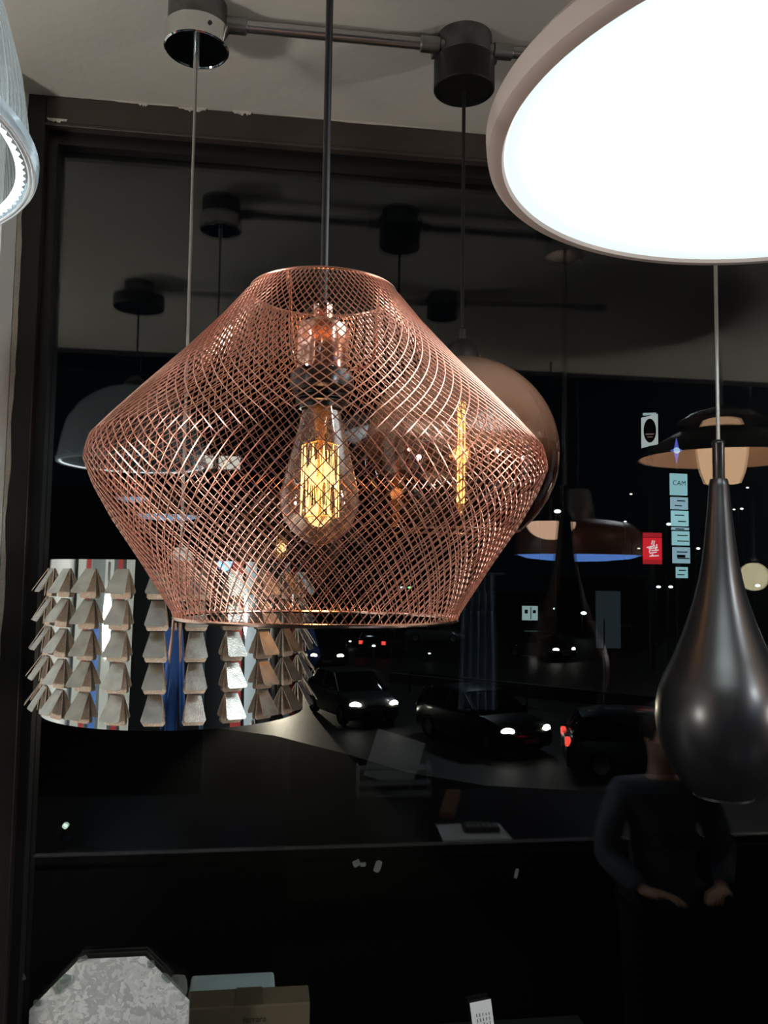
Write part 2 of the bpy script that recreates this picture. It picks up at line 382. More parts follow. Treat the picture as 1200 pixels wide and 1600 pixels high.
b = MB().lathe(tb, 40).build('bulb', bulb_glass, t)
m = MB()
for i in range(6):
    a = 2*pi*i/6; m.tube([(.0052*cos(a), .0052*sin(a), .080), (.0062*cos(a+.5), .0062*sin(a+.5), 0), (.0052*cos(a+.2), .0052*sin(a+.2), -.076)], .00085, 6)
m.build('filament', emis('filament_globe', (1, .50, .12), 11), b)
light('globe_bulb_light', 'POINT', (C2[0], C2[1], E+gz), .35, (1, .62, .3), .014)

# ------------------------------------------------------------------ mirrored tab shade pendant
SX, SY = -.2895, 1.20
t = thing('pendant_lamp', 'silver mirrored drum lamp covered in rows of folded trapezoid tabs, hanging lower left', 'lamp', (C1[0], C1[1], E))
mirror_m = mat('mirror_foil', (.80, .82, .80), .02, 1)
champ = mat('champagne_glitter', (.92, .70, .50), .55, .0, noise=(420, (1, .93, .82), .52, .60), bump=(1500, .8))
tabface = mat('brushed_tab', (.55, .55, .52), .22, 1, noise=(60, (.40, .40, .38), .4, .65), bump=(700, .12))
zt_, zb_ = .0145, -.1905; rt_, rb_ = .1745, .1780
ox = SX-C1[0]
m = MB().lathe([(rt_, zt_), (rt_+(rb_-rt_)*.5, (zt_+zb_)/2), (rb_, zb_)], 144, c=(ox, 0, 0)); m.build('drum', mirror_m, t)
m = MB().lathe([(rt_-.0012, zt_), (rb_-.0012, zb_)], 96, c=(ox, 0, 0)); m.build('lining', champ, t)
m = MB()
for i in range(3):
    a = 2*pi*i/3+.4; m.tube([(ox, 0, zt_-.004), (ox+(rt_-.002)*cos(a), (rt_-.002)*sin(a), zt_-.004)], .0016, 8)
m.build('spider', steel, t)
MB().lathe([(0, .035), (.008, .035), (.019, .02), (.019, -.04), (0, -.04)], 24, c=(ox, 0, 0)).build('lamp_holder', mat('white_holder', (.8, .8, .78), .4), t)
top = Vector((0, 0, CEIL-E-.1005)); k = MB().tube([(ox, 0, .03), (ox*.6, 0, .35), top], .0023, 10); k.build('cord', cablegrey, t)
def tab(mb, ang, row, jitter, tilt0=R(32)):
    zh = .0025-row*.0378; rr = rt_+(rb_-rt_)*(zt_-zh)/(zt_-zb_)+.0004
    tilt = tilt0+jitter[0]*(1 if tilt0 > R(20) else .3); tw = jitter[1]
    L_, wt, wb, th = .0355, .0080, .0130, .0008
    if tilt0 < R(20): L_, wb, wt = .0362, .0134, .0084
    M = Matrix.Translation((ox, 0, 0)) @ Matrix.Rotation(ang, 4, 'Z') @ Matrix.Translation((rr, 0, zh)) @ Matrix.Rotation(tw, 4, 'X') @ Matrix.Rotation(-tilt, 4, 'Y')
    # local: hangs down -z, x outwards; corner-cut trapezoid
    P = [(-wt, 0), (wt, 0), (wb, -L_+.003), (wb-.002, -L_), (-wb+.002, -L_), (-wb, -L_+.003)]
    n = 6; vs = [(th, y, z) for y, z in P]+[(0, y, z) for y, z in P]
    mb.cur = 0; mb.add(vs, [tuple(range(n))], M); b0 = len(mb.v)-12
    mb.cur = 1
    mb.f.append([b0+6+i for i in range(5, -1, -1)]); mb.mi.append(1)
    for i in range(n): mb.f.append([b0+i, b0+(i+1) % n, b0+n+(i+1) % n, b0+n+i]); mb.mi.append(1)
    mb.cur = 0
stuff = MB(); order = []
for row in range(5):
    for c in range(24): order.append((-cos(R(5.4)+R(15)*c-.24), row, c))
order.sort()
for i, (_, row, c) in enumerate(order):      # the hundred that face the lens most are parts of their own
    ang = -pi/2+R(5.4)+R(15)*c; jit = (random.uniform(-.05, .05), random.uniform(-.03, .03))
    if i < 100:
        q = MB(); tab(q, ang, row, jit); o = q.build('tab', [tabface, champ], t, smooth=False)
        q = MB(); tab(q, ang, row, jit, R(5)); q.build('glitter_backing', [champ, champ], o, smooth=False)
    else: tab(stuff, ang, row, jit); tab(stuff, ang, row, jit, R(5))
stuff.build('tab', [tabface, champ], t, smooth=False, kind='stuff')

# ------------------------------------------------------------------ black teardrop pendant
t = thing('pendant_lamp', 'satin black teardrop lamp on a silver cord at the right edge', 'lamp', (C3[0], C3[1], E))
k = 1.306/F
body = [(0, .1585), (.0128, .1580), (.0135, .156), (.0150, .150)]
for py, hw in [(760, 15), (790, 17.5), (820, 20.5), (850, 23.5), (880, 27.5), (910, 33), (940, 40.5), (970, 50), (1000, 61), (1030, 73), (1058, 87), (1080, 94.5), (1100, 98.5), (1120, 99.5), (1142, 97), (1165, 91), (1187, 82), (1206, 71), (1222, 58), (1234, 44)]:
    body.append((hw*k, (908-py)*k))
body += [(.044, -.329), (.044, -.322)]
MB().lathe(body, 96).build('shade', mat('satin_black', (.008, .008, .009), .31, 0, spec=.75, coat=.0), t)
MB().lathe([(.0090, .157), (.0092, .212), (.0098, .2135), (.0098, .2165), (.0085, .219), (.003, .221), (0, .221)], 32).build('neck', mat('neck_black', (.006, .006, .006), .3), t)
MB().tube([(0, 0, .218), (0, 0, CEIL-E-.104)], .0030, 12).build('cord', mat('silver_cord', (.42, .42, .40), .3, .6), t)
MB().lathe([(0, -.28), (.03, -.285), (.034, -.31), (.02, -.325), (0, -.33)], 32).build('bulb', mat('bulb_off', (.02, .02, .02), .3), t)

# ------------------------------------------------------------------ big white disc pendant
H = .41
t = thing('pendant_lamp', 'huge lit white disc lamp filling the upper right corner', 'lamp', (CW[0], CW[1], E+H))
Ro, Ri = .3130, .2965
whitep = mat('white_lacquer', (.50, .43, .40), .45)
MB().lathe([(Ri, .004), (Ri+.002, 0), (Ro-.006, 0), (Ro-.001, .003), (Ro, .008), (Ro+.001, .022), (Ro-.006, .032), (Ro-.03, .044), (.10, .075), (.05, .082), (0, .083)], 128).build('rim', whitep, t)
dg_ = emis('diffuser_glow', (.90, 1, .995), 1.0); nt = dg_.node_tree; tc = nt.nodes.new('ShaderNodeTexCoord'); vl = nt.nodes.new('ShaderNodeVectorMath'); vl.operation = 'LENGTH'
mr = nt.nodes.new('ShaderNodeMapRange'); mr.inputs[1].default_value = .12; mr.inputs[2].default_value = Ri; mr.inputs[3].default_value = 6.5; mr.inputs[4].default_value = .96; mr.interpolation_type = 'SMOOTHSTEP'
nt.links.new(tc.outputs['Object'], vl.inputs[0]); nt.links.new(vl.outputs['Value'], mr.inputs[0]); nt.links.new(mr.outputs[0], nt.nodes['Principled BSDF'].inputs['Emission Strength'])
MB().lathe([(Ri, .004), (Ri-.003, .008), (.2, .016), (.1, .021), (0, .022)], 128).build('diffuser', dg_, t)
# unseen glowing balls added left and right of the view to brighten the ceiling
for bx_, by_, ll in ((-1.3, .2, 'left'), (2.4, .3, 'right')):
    t = thing('pendant_lamp', 'unseen glowing ball added to brighten the ceiling, to the %s of the photographed lamps' % ll, 'lamp', (bx_, by_, E-.10))
    MB().ball((0, 0, 0), .092, 20).build('opal_ball', emis('fill_white_%s' % ll, (1, .93, .86), 118 if bx_ < 0 else 155), t)
    MB().lathe([(.03, .085), (.03, .16), (0, .165)], 24).build('cap', mat('cap_black', (.02, .02, .02), .4), t)
    MB().tube([(0, 0, .16), (0, 0, CEIL-E+.099)], .003, 8).build('cord', blackcable, t)
MB().tube([(0, 0, .08), (0, 0, CEIL-E-H-.0745)], .003, 10).build('cord', cablegrey, t)

# ------------------------------------------------------------------ ribbed clear dome pendant
HL = .312
t = thing('pendant_lamp', 'ribbed clear dome lamp with a bright LED ring, cut off by the left edge', 'lamp', (CL[0], CL[1], E+HL))
rib = bpy.data.materials.new('ribbed_acrylic'); rib.use_nodes = True; nt = rib.node_tree; N = nt.nodes; L = nt.links
for n in list(N): N.remove(n)
out = N.new('ShaderNodeOutputMaterial'); tr = N.new('ShaderNodeBsdfTransparent'); tr.inputs[0].default_value = (.80, .86, .88, 1)
gl = N.new('ShaderNodeBsdfGlossy'); gl.inputs['Roughness'].default_value = .12; gl.inputs[0].default_value = (.9, .97, 1, 1)
tl = N.new('ShaderNodeBsdfTranslucent'); tl.inputs[0].default_value = (.7, .82, .88, 1); df = N.new('ShaderNodeBsdfDiffuse'); df.inputs[0].default_value = (.6, .7, .75, 1)
tc = N.new('ShaderNodeTexCoord'); sp = N.new('ShaderNodeSeparateXYZ'); L.new(tc.outputs['Object'], sp.inputs[0])
at2 = N.new('ShaderNodeMath'); at2.operation = 'ARCTAN2'; L.new(sp.outputs[1], at2.inputs[0]); L.new(sp.outputs[0], at2.inputs[1])
cb = N.new('ShaderNodeCombineXYZ'); L.new(at2.outputs[0], cb.inputs[0])
nz = N.new('ShaderNodeTexNoise'); nz.inputs['Scale'].default_value = 60; nz.inputs['Detail'].default_value = 3; L.new(cb.outputs[0], nz.inputs['Vector'])
bp_ = N.new('ShaderNodeBump'); bp_.inputs['Strength'].default_value = .9; bp_.inputs['Distance'].default_value = .01; L.new(nz.outputs['Fac'], bp_.inputs['Height']); L.new(bp_.outputs[0], gl.inputs['Normal'])
cr = N.new('ShaderNodeValToRGB'); cr.color_ramp.elements[0].position = .42; cr.color_ramp.elements[1].position = .62
cr.color_ramp.elements[0].color = (.12, .12, .12, 1); cr.color_ramp.elements[1].color = (.55, .55, .55, 1); L.new(nz.outputs['Fac'], cr.inputs[0])
m1 = N.new('ShaderNodeMixShader'); m1.inputs[0].default_value = .4; L.new(tl.outputs[0], m1.inputs[1]); L.new(df.outputs[0], m1.inputs[2])
m2 = N.new('ShaderNodeMixShader'); L.new(cr.outputs[0], m2.inputs[0]); L.new(tr.outputs[0], m2.inputs[1]); L.new(m1.outputs[0], m2.inputs[2])
m3 = N.new('ShaderNodeMixShader'); m3.inputs[0].default_value = .16; L.new(m2.outputs[0], m3.inputs[1]); L.new(gl.outputs[0], m3.inputs[2]); L.new(m3.outputs[0], out.inputs[0])
dp = [(.207, 0), (.2045, .035), (.199, .07), (.185, .12), (.155, .168), (.117, .198), (.085, .215), (.052, .224), (.02, .226)]
MB().lathe(dp, 180).build('dome', rib, t)
rg = MB().lathe([(.205, -.003), (.213, 0), (.2135, .006), (.207, .009)], 128)
rg.build('rim', glassmat('rim_acrylic', (.75, .82, .85), .12, .9, .05, body=(.7, .8, .85), bodyfac=.45), t)
for r_ in (.2065, .2095): MB().tube([(r_*cos(2*pi*i/120), r_*sin(2*pi*i/120), -.0032) for i in range(120)], .0011, 6, closed=True).build('rim_ridge', mat('acrylic_white', (.75, .82, .85), .3), t)
led = MB(); n = 240
vs = []; fs = []
for i in range(n):
    a = 2*pi*i/n; ri = .1965; ro = .2010 if i % 2 else .2035
    vs += [(ri*cos(a), ri*sin(a), .001), (ro*cos(a), ro*sin(a), -.002)]
for i in range(n): j = (i+1) % n; fs.append((2*i, 2*i+1, 2*j+1, 2*j))
led.add(vs, fs); led.build('led_ring', emis('led_white', (.88, .95, 1), 8), t)
MB().lathe([(0, .222), (.03, .222), (.032, .24), (.012, .26), (0, .262)], 32).build('cap', mat('dark_cap', (.05, .05, .05), .4), t)
MB().tube([(0, 0, .25), (0, 0, CEIL-E-HL-.0745)], .0025, 10).build('cord', blackcable, t)

# ------------------------------------------------------------------ things at the foot of the window
def octo(s, flip=False):
    c = s*(1-1/math.sqrt(2)); return [(c, 0), (s-c, 0), (s, c), (s, s-c), (s-c, s), (c, s), (0, s-c), (0, c)]
sz = .266
tl_ = at(50, 1502, 1.485); zt0 = tl_.z
spang = mat('spangled_zinc', (.62, .64, .62), .42, .25)
nt = spang.node_tree; b = nt.nodes['Principled BSDF']; vo = nt.nodes.new('ShaderNodeTexVoronoi'); vo.inputs['Scale'].default_value = 75
nzz = nt.nodes.new('ShaderNodeTexNoise'); nzz.inputs['Scale'].default_value = 30; nzz.inputs['Detail'].default_value = 4; tcc = nt.nodes.new('ShaderNodeTexCoord')
mxx = nt.nodes.new('ShaderNodeMix'); mxx.data_type = 'VECTOR'; mxx.inputs[0].default_value = .12
nt.links.new(tcc.outputs['Object'], nzz.inputs['Vector']); nt.links.new(tcc.outputs['Object'], mxx.inputs[4]); nt.links.new(nzz.outputs['Color'], mxx.inputs[5])
nt.links.new(mxx.outputs[1], vo.inputs['Vector'])
crr = nt.nodes.new('ShaderNodeValToRGB'); crr.color_ramp.elements[0].color = (.50, .52, .50, 1); crr.color_ramp.elements[1].color = (.80, .82, .79, 1)
crr.color_ramp.elements[0].position = .2; crr.color_ramp.elements[1].position = .9
sepc = nt.nodes.new('ShaderNodeSeparateColor'); nt.links.new(vo.outputs['Color'], sepc.inputs[0]); nt.links.new(sepc.outputs[0], crr.inputs[0]); nt.links.new(crr.outputs[0], b.inputs['Base Color'])
ul = (WM.inverted() @ tl_).x
t = thing('metal_plate', 'spangled grey zinc octagonal plate standing at the window foot, lower left', 'metal plate', win(ul+sz/2, .008, zt0-sz), PHI)
Mo = Matrix.Rotation(pi/2, 4, 'X')
MB().prism([(x-sz/2, y) for x, y in octo(sz)], -.0025, .0025, Mo).build('plate', spang, t, smooth=False, bevel=.0008)
# low display plinth that carries plate and boxes
PZ = zt0-sz
tag(wbox(-.61, -.15, .004, .06, 0, PZ-.0005).build('display_plinth', mat('plinth_black', (.012, .013, .013), .6)), 'low black display plinth under the zinc plate and boxes', 'plinth')
tape_m = glassmat('tape', (.8, .85, .82), .18, .9, .15, body=(.5, .55, .5), bodyfac=.14)
def tape(px, py, w_, h_, rot, lab, n=.012, seed=0):
    rr = random.Random(seed); p = at(px, py, 1.5); q = WM.inverted() @ p
    P = at(px, py, (W0)/(1-tan(PHI)*p.x/p.y)); q = WM.inverted() @ P
    pts = []
    for i in range(10):
        a = 2*pi*i/10+.3; pts.append((w_/2*max(-1, min(1, 1.35*cos(a)))*rr.uniform(.75, 1), h_/2*max(-1, min(1, 1.35*sin(a)))*rr.uniform(.75, 1)))
    M = WM @ Matrix.Translation((q.x, -n, q.z)) @ Matrix.Rotation(pi/2, 4, 'X') @ Matrix.Rotation(rot, 4, 'Z')
    o = MB().prism(pts, -.0004, .0004, M).build('tape_scrap', tape_m, smooth=False); tag(o, lab, 'tape', 'tape scraps on the pane')
tape(100, 1530, .040, .020, R(50), 'crumpled clear tape at upper left slope of the zinc plate', .015, 1)
tape(62, 1560, .014, .012, 0, 'tiny clear tape curl left of the zinc plate corner', .015, 2)
tape(132, 1492, .020, .010, R(20), 'thin clear tape strip above the plate top left corner', .015, 3)
tape(238, 1500, .014, .014, R(10), 'small clear tape square at the plate top right corner', .015, 4)
tape(262, 1522, .022, .012, R(-45), 'clear tape on the right slope of the zinc plate', .015, 5)
tape(280, 1540, .030, .045, R(4), 'wider grey tape piece between zinc plate and white box', .004, 6)
tape(36, 1524, .012, .014, R(30), 'small torn tape flake on glass at far left bottom', .006, 7)
tape(557, 1348, .016, .014, R(20), 'leftmost pale tape scrap below the long bright desk line', .003, 8)
tape(567, 1350, .012, .009, 0, 'small square tape scrap right of the leftmost one', .003, 9)
tape(590, 1353, .014, .024, R(-20), 'tall pale tape scrap low in the middle of the pane', .003, 10)
tape(806, 1364, .008, .020, R(-15), 'narrow bright paper flake on the pane right of middle', .003, 11)
# boxes on the ledge outside the pane
LZ = at(292, 1566, 1.655).z-.30
tag(wbox(-.9, .6, -.58, -.085, LZ-.08, LZ-.0005).build('outer_ledge', mat('plinth_black', (.012, .013, .013), .6)), 'dark ledge outside the pane carrying the cardboard and pale boxes', 'ledge')
def carton(px0, px1, pytop, n0, n1, h, m_, label, name='storage_box', lid=None):
    a = WM.inverted() @ at(px0, pytop, 1.655); b = WM.inverted() @ at(px1, pytop, 1.655)
    t = thing(name, label, 'box', win((a.x+b.x)/2, (n0+n1)/2, at(px0, pytop, 1.655).z-h), PHI)
    MB().box((0, 0, h/2), (b.x-a.x, n1-n0, h)).build('box_body', m_, t, smooth=False, bevel=.003)
    MB().box((0, 0, h+.0008), (.05, (n1-n0)*.98, .0010)).build('packing_tape', mat('brown_tape', (.13, .10, .065), .3), t, smooth=False)
    return t, b.x-a.x
cb_, wd_ = carton(292, 485, 1566, -.175, -.105, .30, mat('cardboard', (.16, .115, .072), .9, noise=(8, (.13, .095, .06), .4, .7)), 'brown cardboard box at the bottom edge, in front of the white box', 'cardboard_box')
text_mesh('ferrara', .016, 'printed_word', mat('print_dark', (.02, .015, .01), .9), cb_, Matrix.Translation((.012, -.0362, .275)) @ Matrix.Rotation(pi/2, 4, 'X'))
# storage box behind
a = WM.inverted() @ at(293, 1546, 1.745); b = WM.inverted() @ at(431, 1546, 1.745)
zz_ = at(293, 1546, 1.745).z
t = thing('storage_box', 'pale blue grey lidded box at the bottom edge, behind the cardboard box', 'box', win((a.x+b.x)/2, -.235, LZ), PHI)
hh = zz_-LZ
MB().box((0, 0, (hh-.03)/2), (b.x-a.x-.006, .09, hh-.03)).build('box_body', mat('box_pale', (.5, .60, .62), .7), t, smooth=False, bevel=.004)
MB().box((0, 0, hh-.015), (b.x-a.x, .10, .03), taper=.96).build('lid', mat('box_lid', (.55, .68, .70), .7), t, smooth=False, bevel=.005)
# paper tag on the pane
P = at(750, 1600, 1.63); q = WM.inverted() @ P
t = thing('price_tag', 'small tilted white paper tag with printed lines at the bottom edge', 'tag', win(q.x, .002, q.z), PHI)
Mt = Matrix.Rotation(pi/2, 4, 'X') @ Matrix.Rotation(R(8), 4, 'Z')
MB().box((0, .005, .0), (.040, .105, .0006), Mt).build('paper', mat('tag_white', (.62, .66, .66), .7), t, smooth=False)
m = MB()
for i in range(5):
    for j in range(9): m.box((-.010+i*.0058, -.035+j*.0085+random.uniform(-.0006, .0006), .0006), (.0013, random.uniform(.004, .0075), .0003), Mt)
m.build('printed_lines', mat('ink', (.03, .03, .03), .8), t, smooth=False)

# ------------------------------------------------------------------ desk below the frame, mirrored in the pane
DZ = E-.80
dm = mat('desk_black', (.010, .010, .010), .30, noise=(2, (.016, .016, .015), .4, .7))
t = thing('desk', 'long black glossy desk with a bright metal front edge, mirrored in the lower pane', 'desk', win(.40, 1.28, 0), PHI)
MB().box((0, 0, DZ-.015), (3.1, .62, .03)).build('desk_top', dm, t, smooth=False, bevel=.002)
MB().box((0, .3115, DZ-.003), (3.1, .002, .005)).build('edge_strip', mat('alu_strip', (.85, .86, .86), .4, 0), t, smooth=False)
MB().box((0, .22, DZ/2-.03), (2.9, .02, DZ-.08)).build('front_panel', dm, t, smooth=False)
for s in (-1, 1): MB().box((s*1.5, 0, (DZ-.03)/2), (.03, .55, DZ-.03)).build('side_panel', dm, t, smooth=False)
def desk_pt(px, py):      # where the sight line, folded at the pane, meets the desk top
    r = at(px, py, 1)-Vector((0, 0, E)); D = (DZ-E)/r.z
    return mirror(Vector((r.x*D, D, DZ)))
p = [desk_pt(*q) for q in ((682, 1291), (782, 1290), (803, 1314), (694, 1317))]
c = sum(p, Vector())/4
o = MB().prism([(q.x-c.x, q.y-c.y) for q in p], .0004, .0024).build('paper_sheet', mat('paper', (.45, .50, .50), .8), loc=c, smooth=False)
tag(o, 'pale sheet of paper under the calculator on the black desk', 'paper')
c = desk_pt(752, 1300)
t = thing('calculator', 'small black calculator lying on the pale paper sheet', 'calculator', (c.x, c.y, DZ+.0025), PHI+R(4))
MB().box((0, 0, .009), (.115, .07, .018), taper=.95).build('casing', mat('calc', (.02, .02, .02), .4), t, bevel=.004)
MB().box((0, -.018, .0185), (.09, .016, .001)).build('display', mat('lcd', (.12, .15, .13), .2), t)
m = MB()
for i in range(6):
    for j in range(3): m.box((-.042+i*.0168, .0+j*.012, .0188), (.011, .008, .003))
m.build('keys', mat('keys', (.25, .27, .27), .5), t)
# document stand and leaning board on the desk
c = desk_pt(585, 1240)
t = thing('display_board', 'pale tilted square board standing behind a letter tray on the desk', 'board', (c.x+.13, c.y-.05, DZ-.0), PHI+R(5))
MB().box((0, 0, .115), (.19, .006, .18), Matrix.Translation((-.07, 0, -.004)) @ Matrix.Rotation(R(17), 4, 'Y')).build('board', mat('pale_board', (.36, .40, .43), .6), t, smooth=False)
MB().box((-.03, -.03, .012), (.10, .08, .024)).build('foot', mat('foot_black', (.03, .03, .03), .5), t, smooth=False)
t = thing('letter_tray', 'grey metal letter tray standing on the desk before the pale board', 'letter tray', (c.x+.06, c.y+.05, DZ), PHI)
m = MB(); m.box((0, 0, .004), (.27, .07, .008))
for z in (.045, .10): m.box((0, 0, z), (.27, .07, .004))
m.build('shelf', mat('tray_grey', (.20, .22, .23), .4, .5), t, smooth=False)
for s in (-1, 1): MB().tube([(s*.132, .03, 0), (s*.132, .03, .115), (s*.132, -.03, .115), (s*.132, -.03, 0)], .003, 8).build('tray_post', steel, t)
c = desk_pt(96, 1317)
t = thing('spotlight', 'small spotlight on the left end of the desk, beam added to brighten the drum, mirrored as a greenish dot', 'spotlight', (c.x, c.y, DZ+.0003))
hd_ = Vector((0, 0, .035)); aim = (Vector((SX, SY, E-.10))-Vector((c.x, c.y, DZ+.035))).normalized()
MB().lathe([(0, 0), (.03, 0), (.03, .006), (.006, .010), (.005, .022), (0, .022)], 28).build('base', blackplastic, t)
hb_ = MB().tube([hd_-aim*.022, hd_-aim*.018, hd_+aim*.018, hd_+aim*.026], [.008, .014, .016, .017], 20).build('lamp_head', blackplastic, t)
MB().tube([hd_+aim*.0262, hd_+aim*.0272], .0085, 20).build('lens', emis('spot_lens', (.75, 1, .85), 9), hb_)
light('spotlight_beam', 'SPOT', Vector((c.x, c.y, DZ+.035))+aim*.032, 4, (1, .86, .70), .010, to=(SX, SY, E-.09), angle=34, blend=.5)  # beam added to brighten the drum tabs and their glitter backs
c = desk_pt(705, 1262)
o = MB().box((0, 0, .012), (.05, .30, .022)).build('wooden_slat', mat('dark_wood', (.16, .075, .035), .6, noise=(20, (.11, .05, .025), .4, .6)), loc=(c.x, c.y, DZ+.0005), rz=R(25), bevel=.002)
tag(o, 'brown wooden slat lying across the desk by the paper sheet', 'wooden slat')

# ------------------------------------------------------------------ pendants of the shop that the pane mirrors
def glow(name, col, s): return emis(name, col, s)
# A: brown dome with blue underside
D = 3.6; c = behind(905, 868, D); r = 99/F*D
def cordup(t, z0, top, m_=blackcable, rad=.004): MB().tube([(0, 0, z0), (0, 0, top)], rad, 8).build('cord', m_, t)
t = thing('pendant_lamp', 'dark brown dome lamp with a blue lit underside, mirrored right of the globe', 'lamp', c)
MB().lathe([(r, 0), (r*.995, .05), (r*.95, .10), (r*.80, .135), (r*.5, .150), (r*.22, .155)], 64).build('shade', mat('brown_shade', (.10, .045, .025), .35), t)
MB().lathe([(r-.006, .004), (r*.8, -.013), (r*.4, -.023), (0, -.026)], 64).build('diffuser', glow('blue_glow', (.16, .36, 1), 4.2), t)
MB().lathe([(.075, .152), (.055, .26), (.045, .285), (0, .29)], 32).build('neck', mat('neck_grey', (.20, .19, .18), .3, .4), t)
cordup(t, .28, 3.7-c.z)
D = 3.25; c = behind(862, 816, D); r = 38/F*D  # glowing bowl added in place of a peach highlight on the brown dome
t = thing('pendant_lamp', 'glowing peach bowl added for a highlight on the brown dome, mirrored just below the right side of the globe', 'lamp', c)
MB().lathe([(0, -r*.72)]+[(r*sin(a), -r*.72*cos(a)) for a in [pi/2*i/16 for i in range(1, 17)]]+[(0, .003)], 48).build('bowl', glow('peach_glow', (1, .62, .42), 4.6), t)
cordup(t, .003, 3.7-c.z)
# B: three tier lamp
D = 3.0; c = behind(1131, 717, D); r = 127/F*D; k = D/F
t = thing('pendant_lamp', 'wide tiered lamp with opal inner shade mirrored behind the teardrop neck', 'lamp', c)
dk = mat('tier_dark', (.02, .02, .022), .4); warm_in = mat('tier_inside', (.80, .50, .32), .6, emit=(1, .5, .26), es=.75)
MB().lathe([(r, 0), (r*.85, .045), (r*.55, .095), (r*.35, .11)], 96).build('large_shade', dk, t)
MB().lathe([(r-.004, .002), (r*.84, .040), (r*.55, .089), (r*.33, .102)], 96).build('large_lining', warm_in, t)
MB().lathe([(26*k, -38*k), (33*k, -20*k), (37*k, 5*k), (38*k, 20*k), (34*k, 24*k), (0, 24*k)], 48).build('opal_shade', glow('opal_glow', (1, .62, .36), 4.8), t)
MB().lathe([(36*k, 42*k), (28*k, 62*k), (22*k, 64*k)], 48).build('upper_shade', glow('upper_glow', (1, .58, .34), 2.6), t)
MB().lathe([(66*k, 60*k), (48*k, 72*k), (15*k, 82*k), (0, 84*k)], 64).build('top_plate', dk, t)
MB().tube([(0, 0, 24*k), (0, 0, 64*k)], .01, 10).build('stem', dk, t)
cordup(t, 80*k, 3.7-c.z, mat('pale_cord', (.6, .65, .7), .3))
# C: opal ball
D = 4.0; c = behind(1180, 901, D); r = 22/F*D
t = thing('pendant_lamp', 'small cream opal ball lamp mirrored beside the teardrop belly', 'lamp', c)
MB().ball((0, 0, 0), r, 20).build('opal_ball', glow('cream_glow', (1, .88, .55), 3.6), t)
MB().lathe([(.02, r-.004), (.02, r+.02), (0, r+.025)], 20).build('cap', dk, t); cordup(t, r+.02, 3.7-c.z)
# D: blue disc lamps on the left
for i, (px, py, rp, lab) in enumerate([(212, 779, 33, 'blue lit dish lamp mirrored at the left, seen through the wire mesh'), (262, 806, 52, 'flat blue lit dish lamp mirrored lower left, seen through the mesh')]):
    D = 4.6; D = 4.3 if i else 5.4; c = behind(px, py, D); r = rp/F*D
    t = thing('pendant_lamp', lab, 'lamp', c)
    MB().lathe([(r, 0), (r*.9, .05), (r*.5, .10), (.02, .13), (0, .13)], 48).build('shade', mat('peach_shade', (.5, .3, .2), .5), t)
    MB().lathe([(r-.005, .002), (r*.7, -.016), (0, -.024)], 48).build('diffuser', glow('blue_glow2', (.40, .66, 1), 4.5), t); cordup(t, .12, 3.7-c.z)
# E: rectangular panel light
D = 4.9; c = behind(339, 722, D)
t = thing('panel_light', 'rectangular cream light panel mirrored behind the left of the wire mesh', 'light panel', c, PHI)
for s in (-1, 1): MB().box((s*.072, 0, 0), (.125, .03, .075)).build('diffuser', glow('cream_panel', (1, .97, .84), 5.5), t, smooth=False)
MB().box((0, -.02, .0), (.30, .015, .10)).build('housing', dk, t, smooth=False)
for s in (-1, 1): MB().tube([(s*.1, 0, .04), (s*.1, 0, 3.7-c.z)], .002, 6).build('hanger', steel, t)
# housings of the two large room lights
for s in (-1, 1):
    t = thing('ceiling_light', 'unseen round ceiling lamp added on the %s side behind the camera' % ('left' if s < 0 else 'right'), 'lamp', (s*2.6, -1.2, 3.08))
    MB().lathe([(.30, 0), (.30, .05), (.05, .09), (0, .09)], 48).build('housing', mat('housing_white', (.7, .7, .7), .5), t)
    cordup(t, .08, .62)

# ------------------------------------------------------------------ shop fittings that the mirrored drum shows
pw = mat('panel_white', (.62, .68, .64), .7); pr_ = mat('panel_red', (.42, .03, .03), .6); pd = mat('panel_black', (.01, .01, .012), .5); pb = mat('panel_blue', (.03, .12, .40), .6)
pg = mat('panel_pale', (.55, .68, .76), .6)
def panel(ang, d, wd, h, m_, label, z0=0.0, name='room_divider', txt=None):
    a = R(ang); p = Vector((SX+sin(a)*d, SY-cos(a)*d, z0)); M = Matrix.Translation(p) @ Matrix.Rotation(a, 4, 'Z')
    t = thing(name, label, 'room divider' if name == 'room_divider' else 'poster', p, a)
    MB().box((0, 0, h/2+.02), (wd, .04, h)).build('panel', m_, t, smooth=False)
    for s in (-1, 1): MB().box((s*wd*.4, 0, .01), (.05, .30, .02)).build('foot', pd, t, smooth=False)
    if txt: text_mesh(txt, .22, 'lettering', mat('letter_white', (.8, .85, .85), .6), t, Matrix.Translation((0, .021, h*.6)) @ Matrix.Rotation(pi, 4, 'Z') @ Matrix.Rotation(pi/2, 4, 'X'))
    return t
panel(-76, 2.6, .42, 2.2, pw, 'white divider far left of the row, mirrored at the drum left rim')
panel(-68, 2.6, .22, 2.1, pr_, 'narrow red divider next to the far left white one')
panel(-59, 2.9, .50, 2.2, mat('panel_grey', (.22, .27, .26), .6), 'dark grey divider on the left with a blue poster before it')
panel(-57, 2.4, .26, 1.45, pb, 'blue poster with white lettering leaning before the dark grey divider', name='poster_board', txt='VERS')
panel(-47, 2.9, .42, 2.2, pw, 'white divider between the blue poster and a red one')
panel(-37, 2.9, .24, 2.0, pr_, 'red divider left behind the photographer')
panel(-28, 3.1, .40, 2.2, pw, 'white divider closest to the photographer on the left')
panel(64, 4.6, .80, 2.2, pr_, 'wide red divider on the right side of the shop')
panel(78, 4.4, .90, 2.3, pg, 'pale blue white divider on the right near the window')
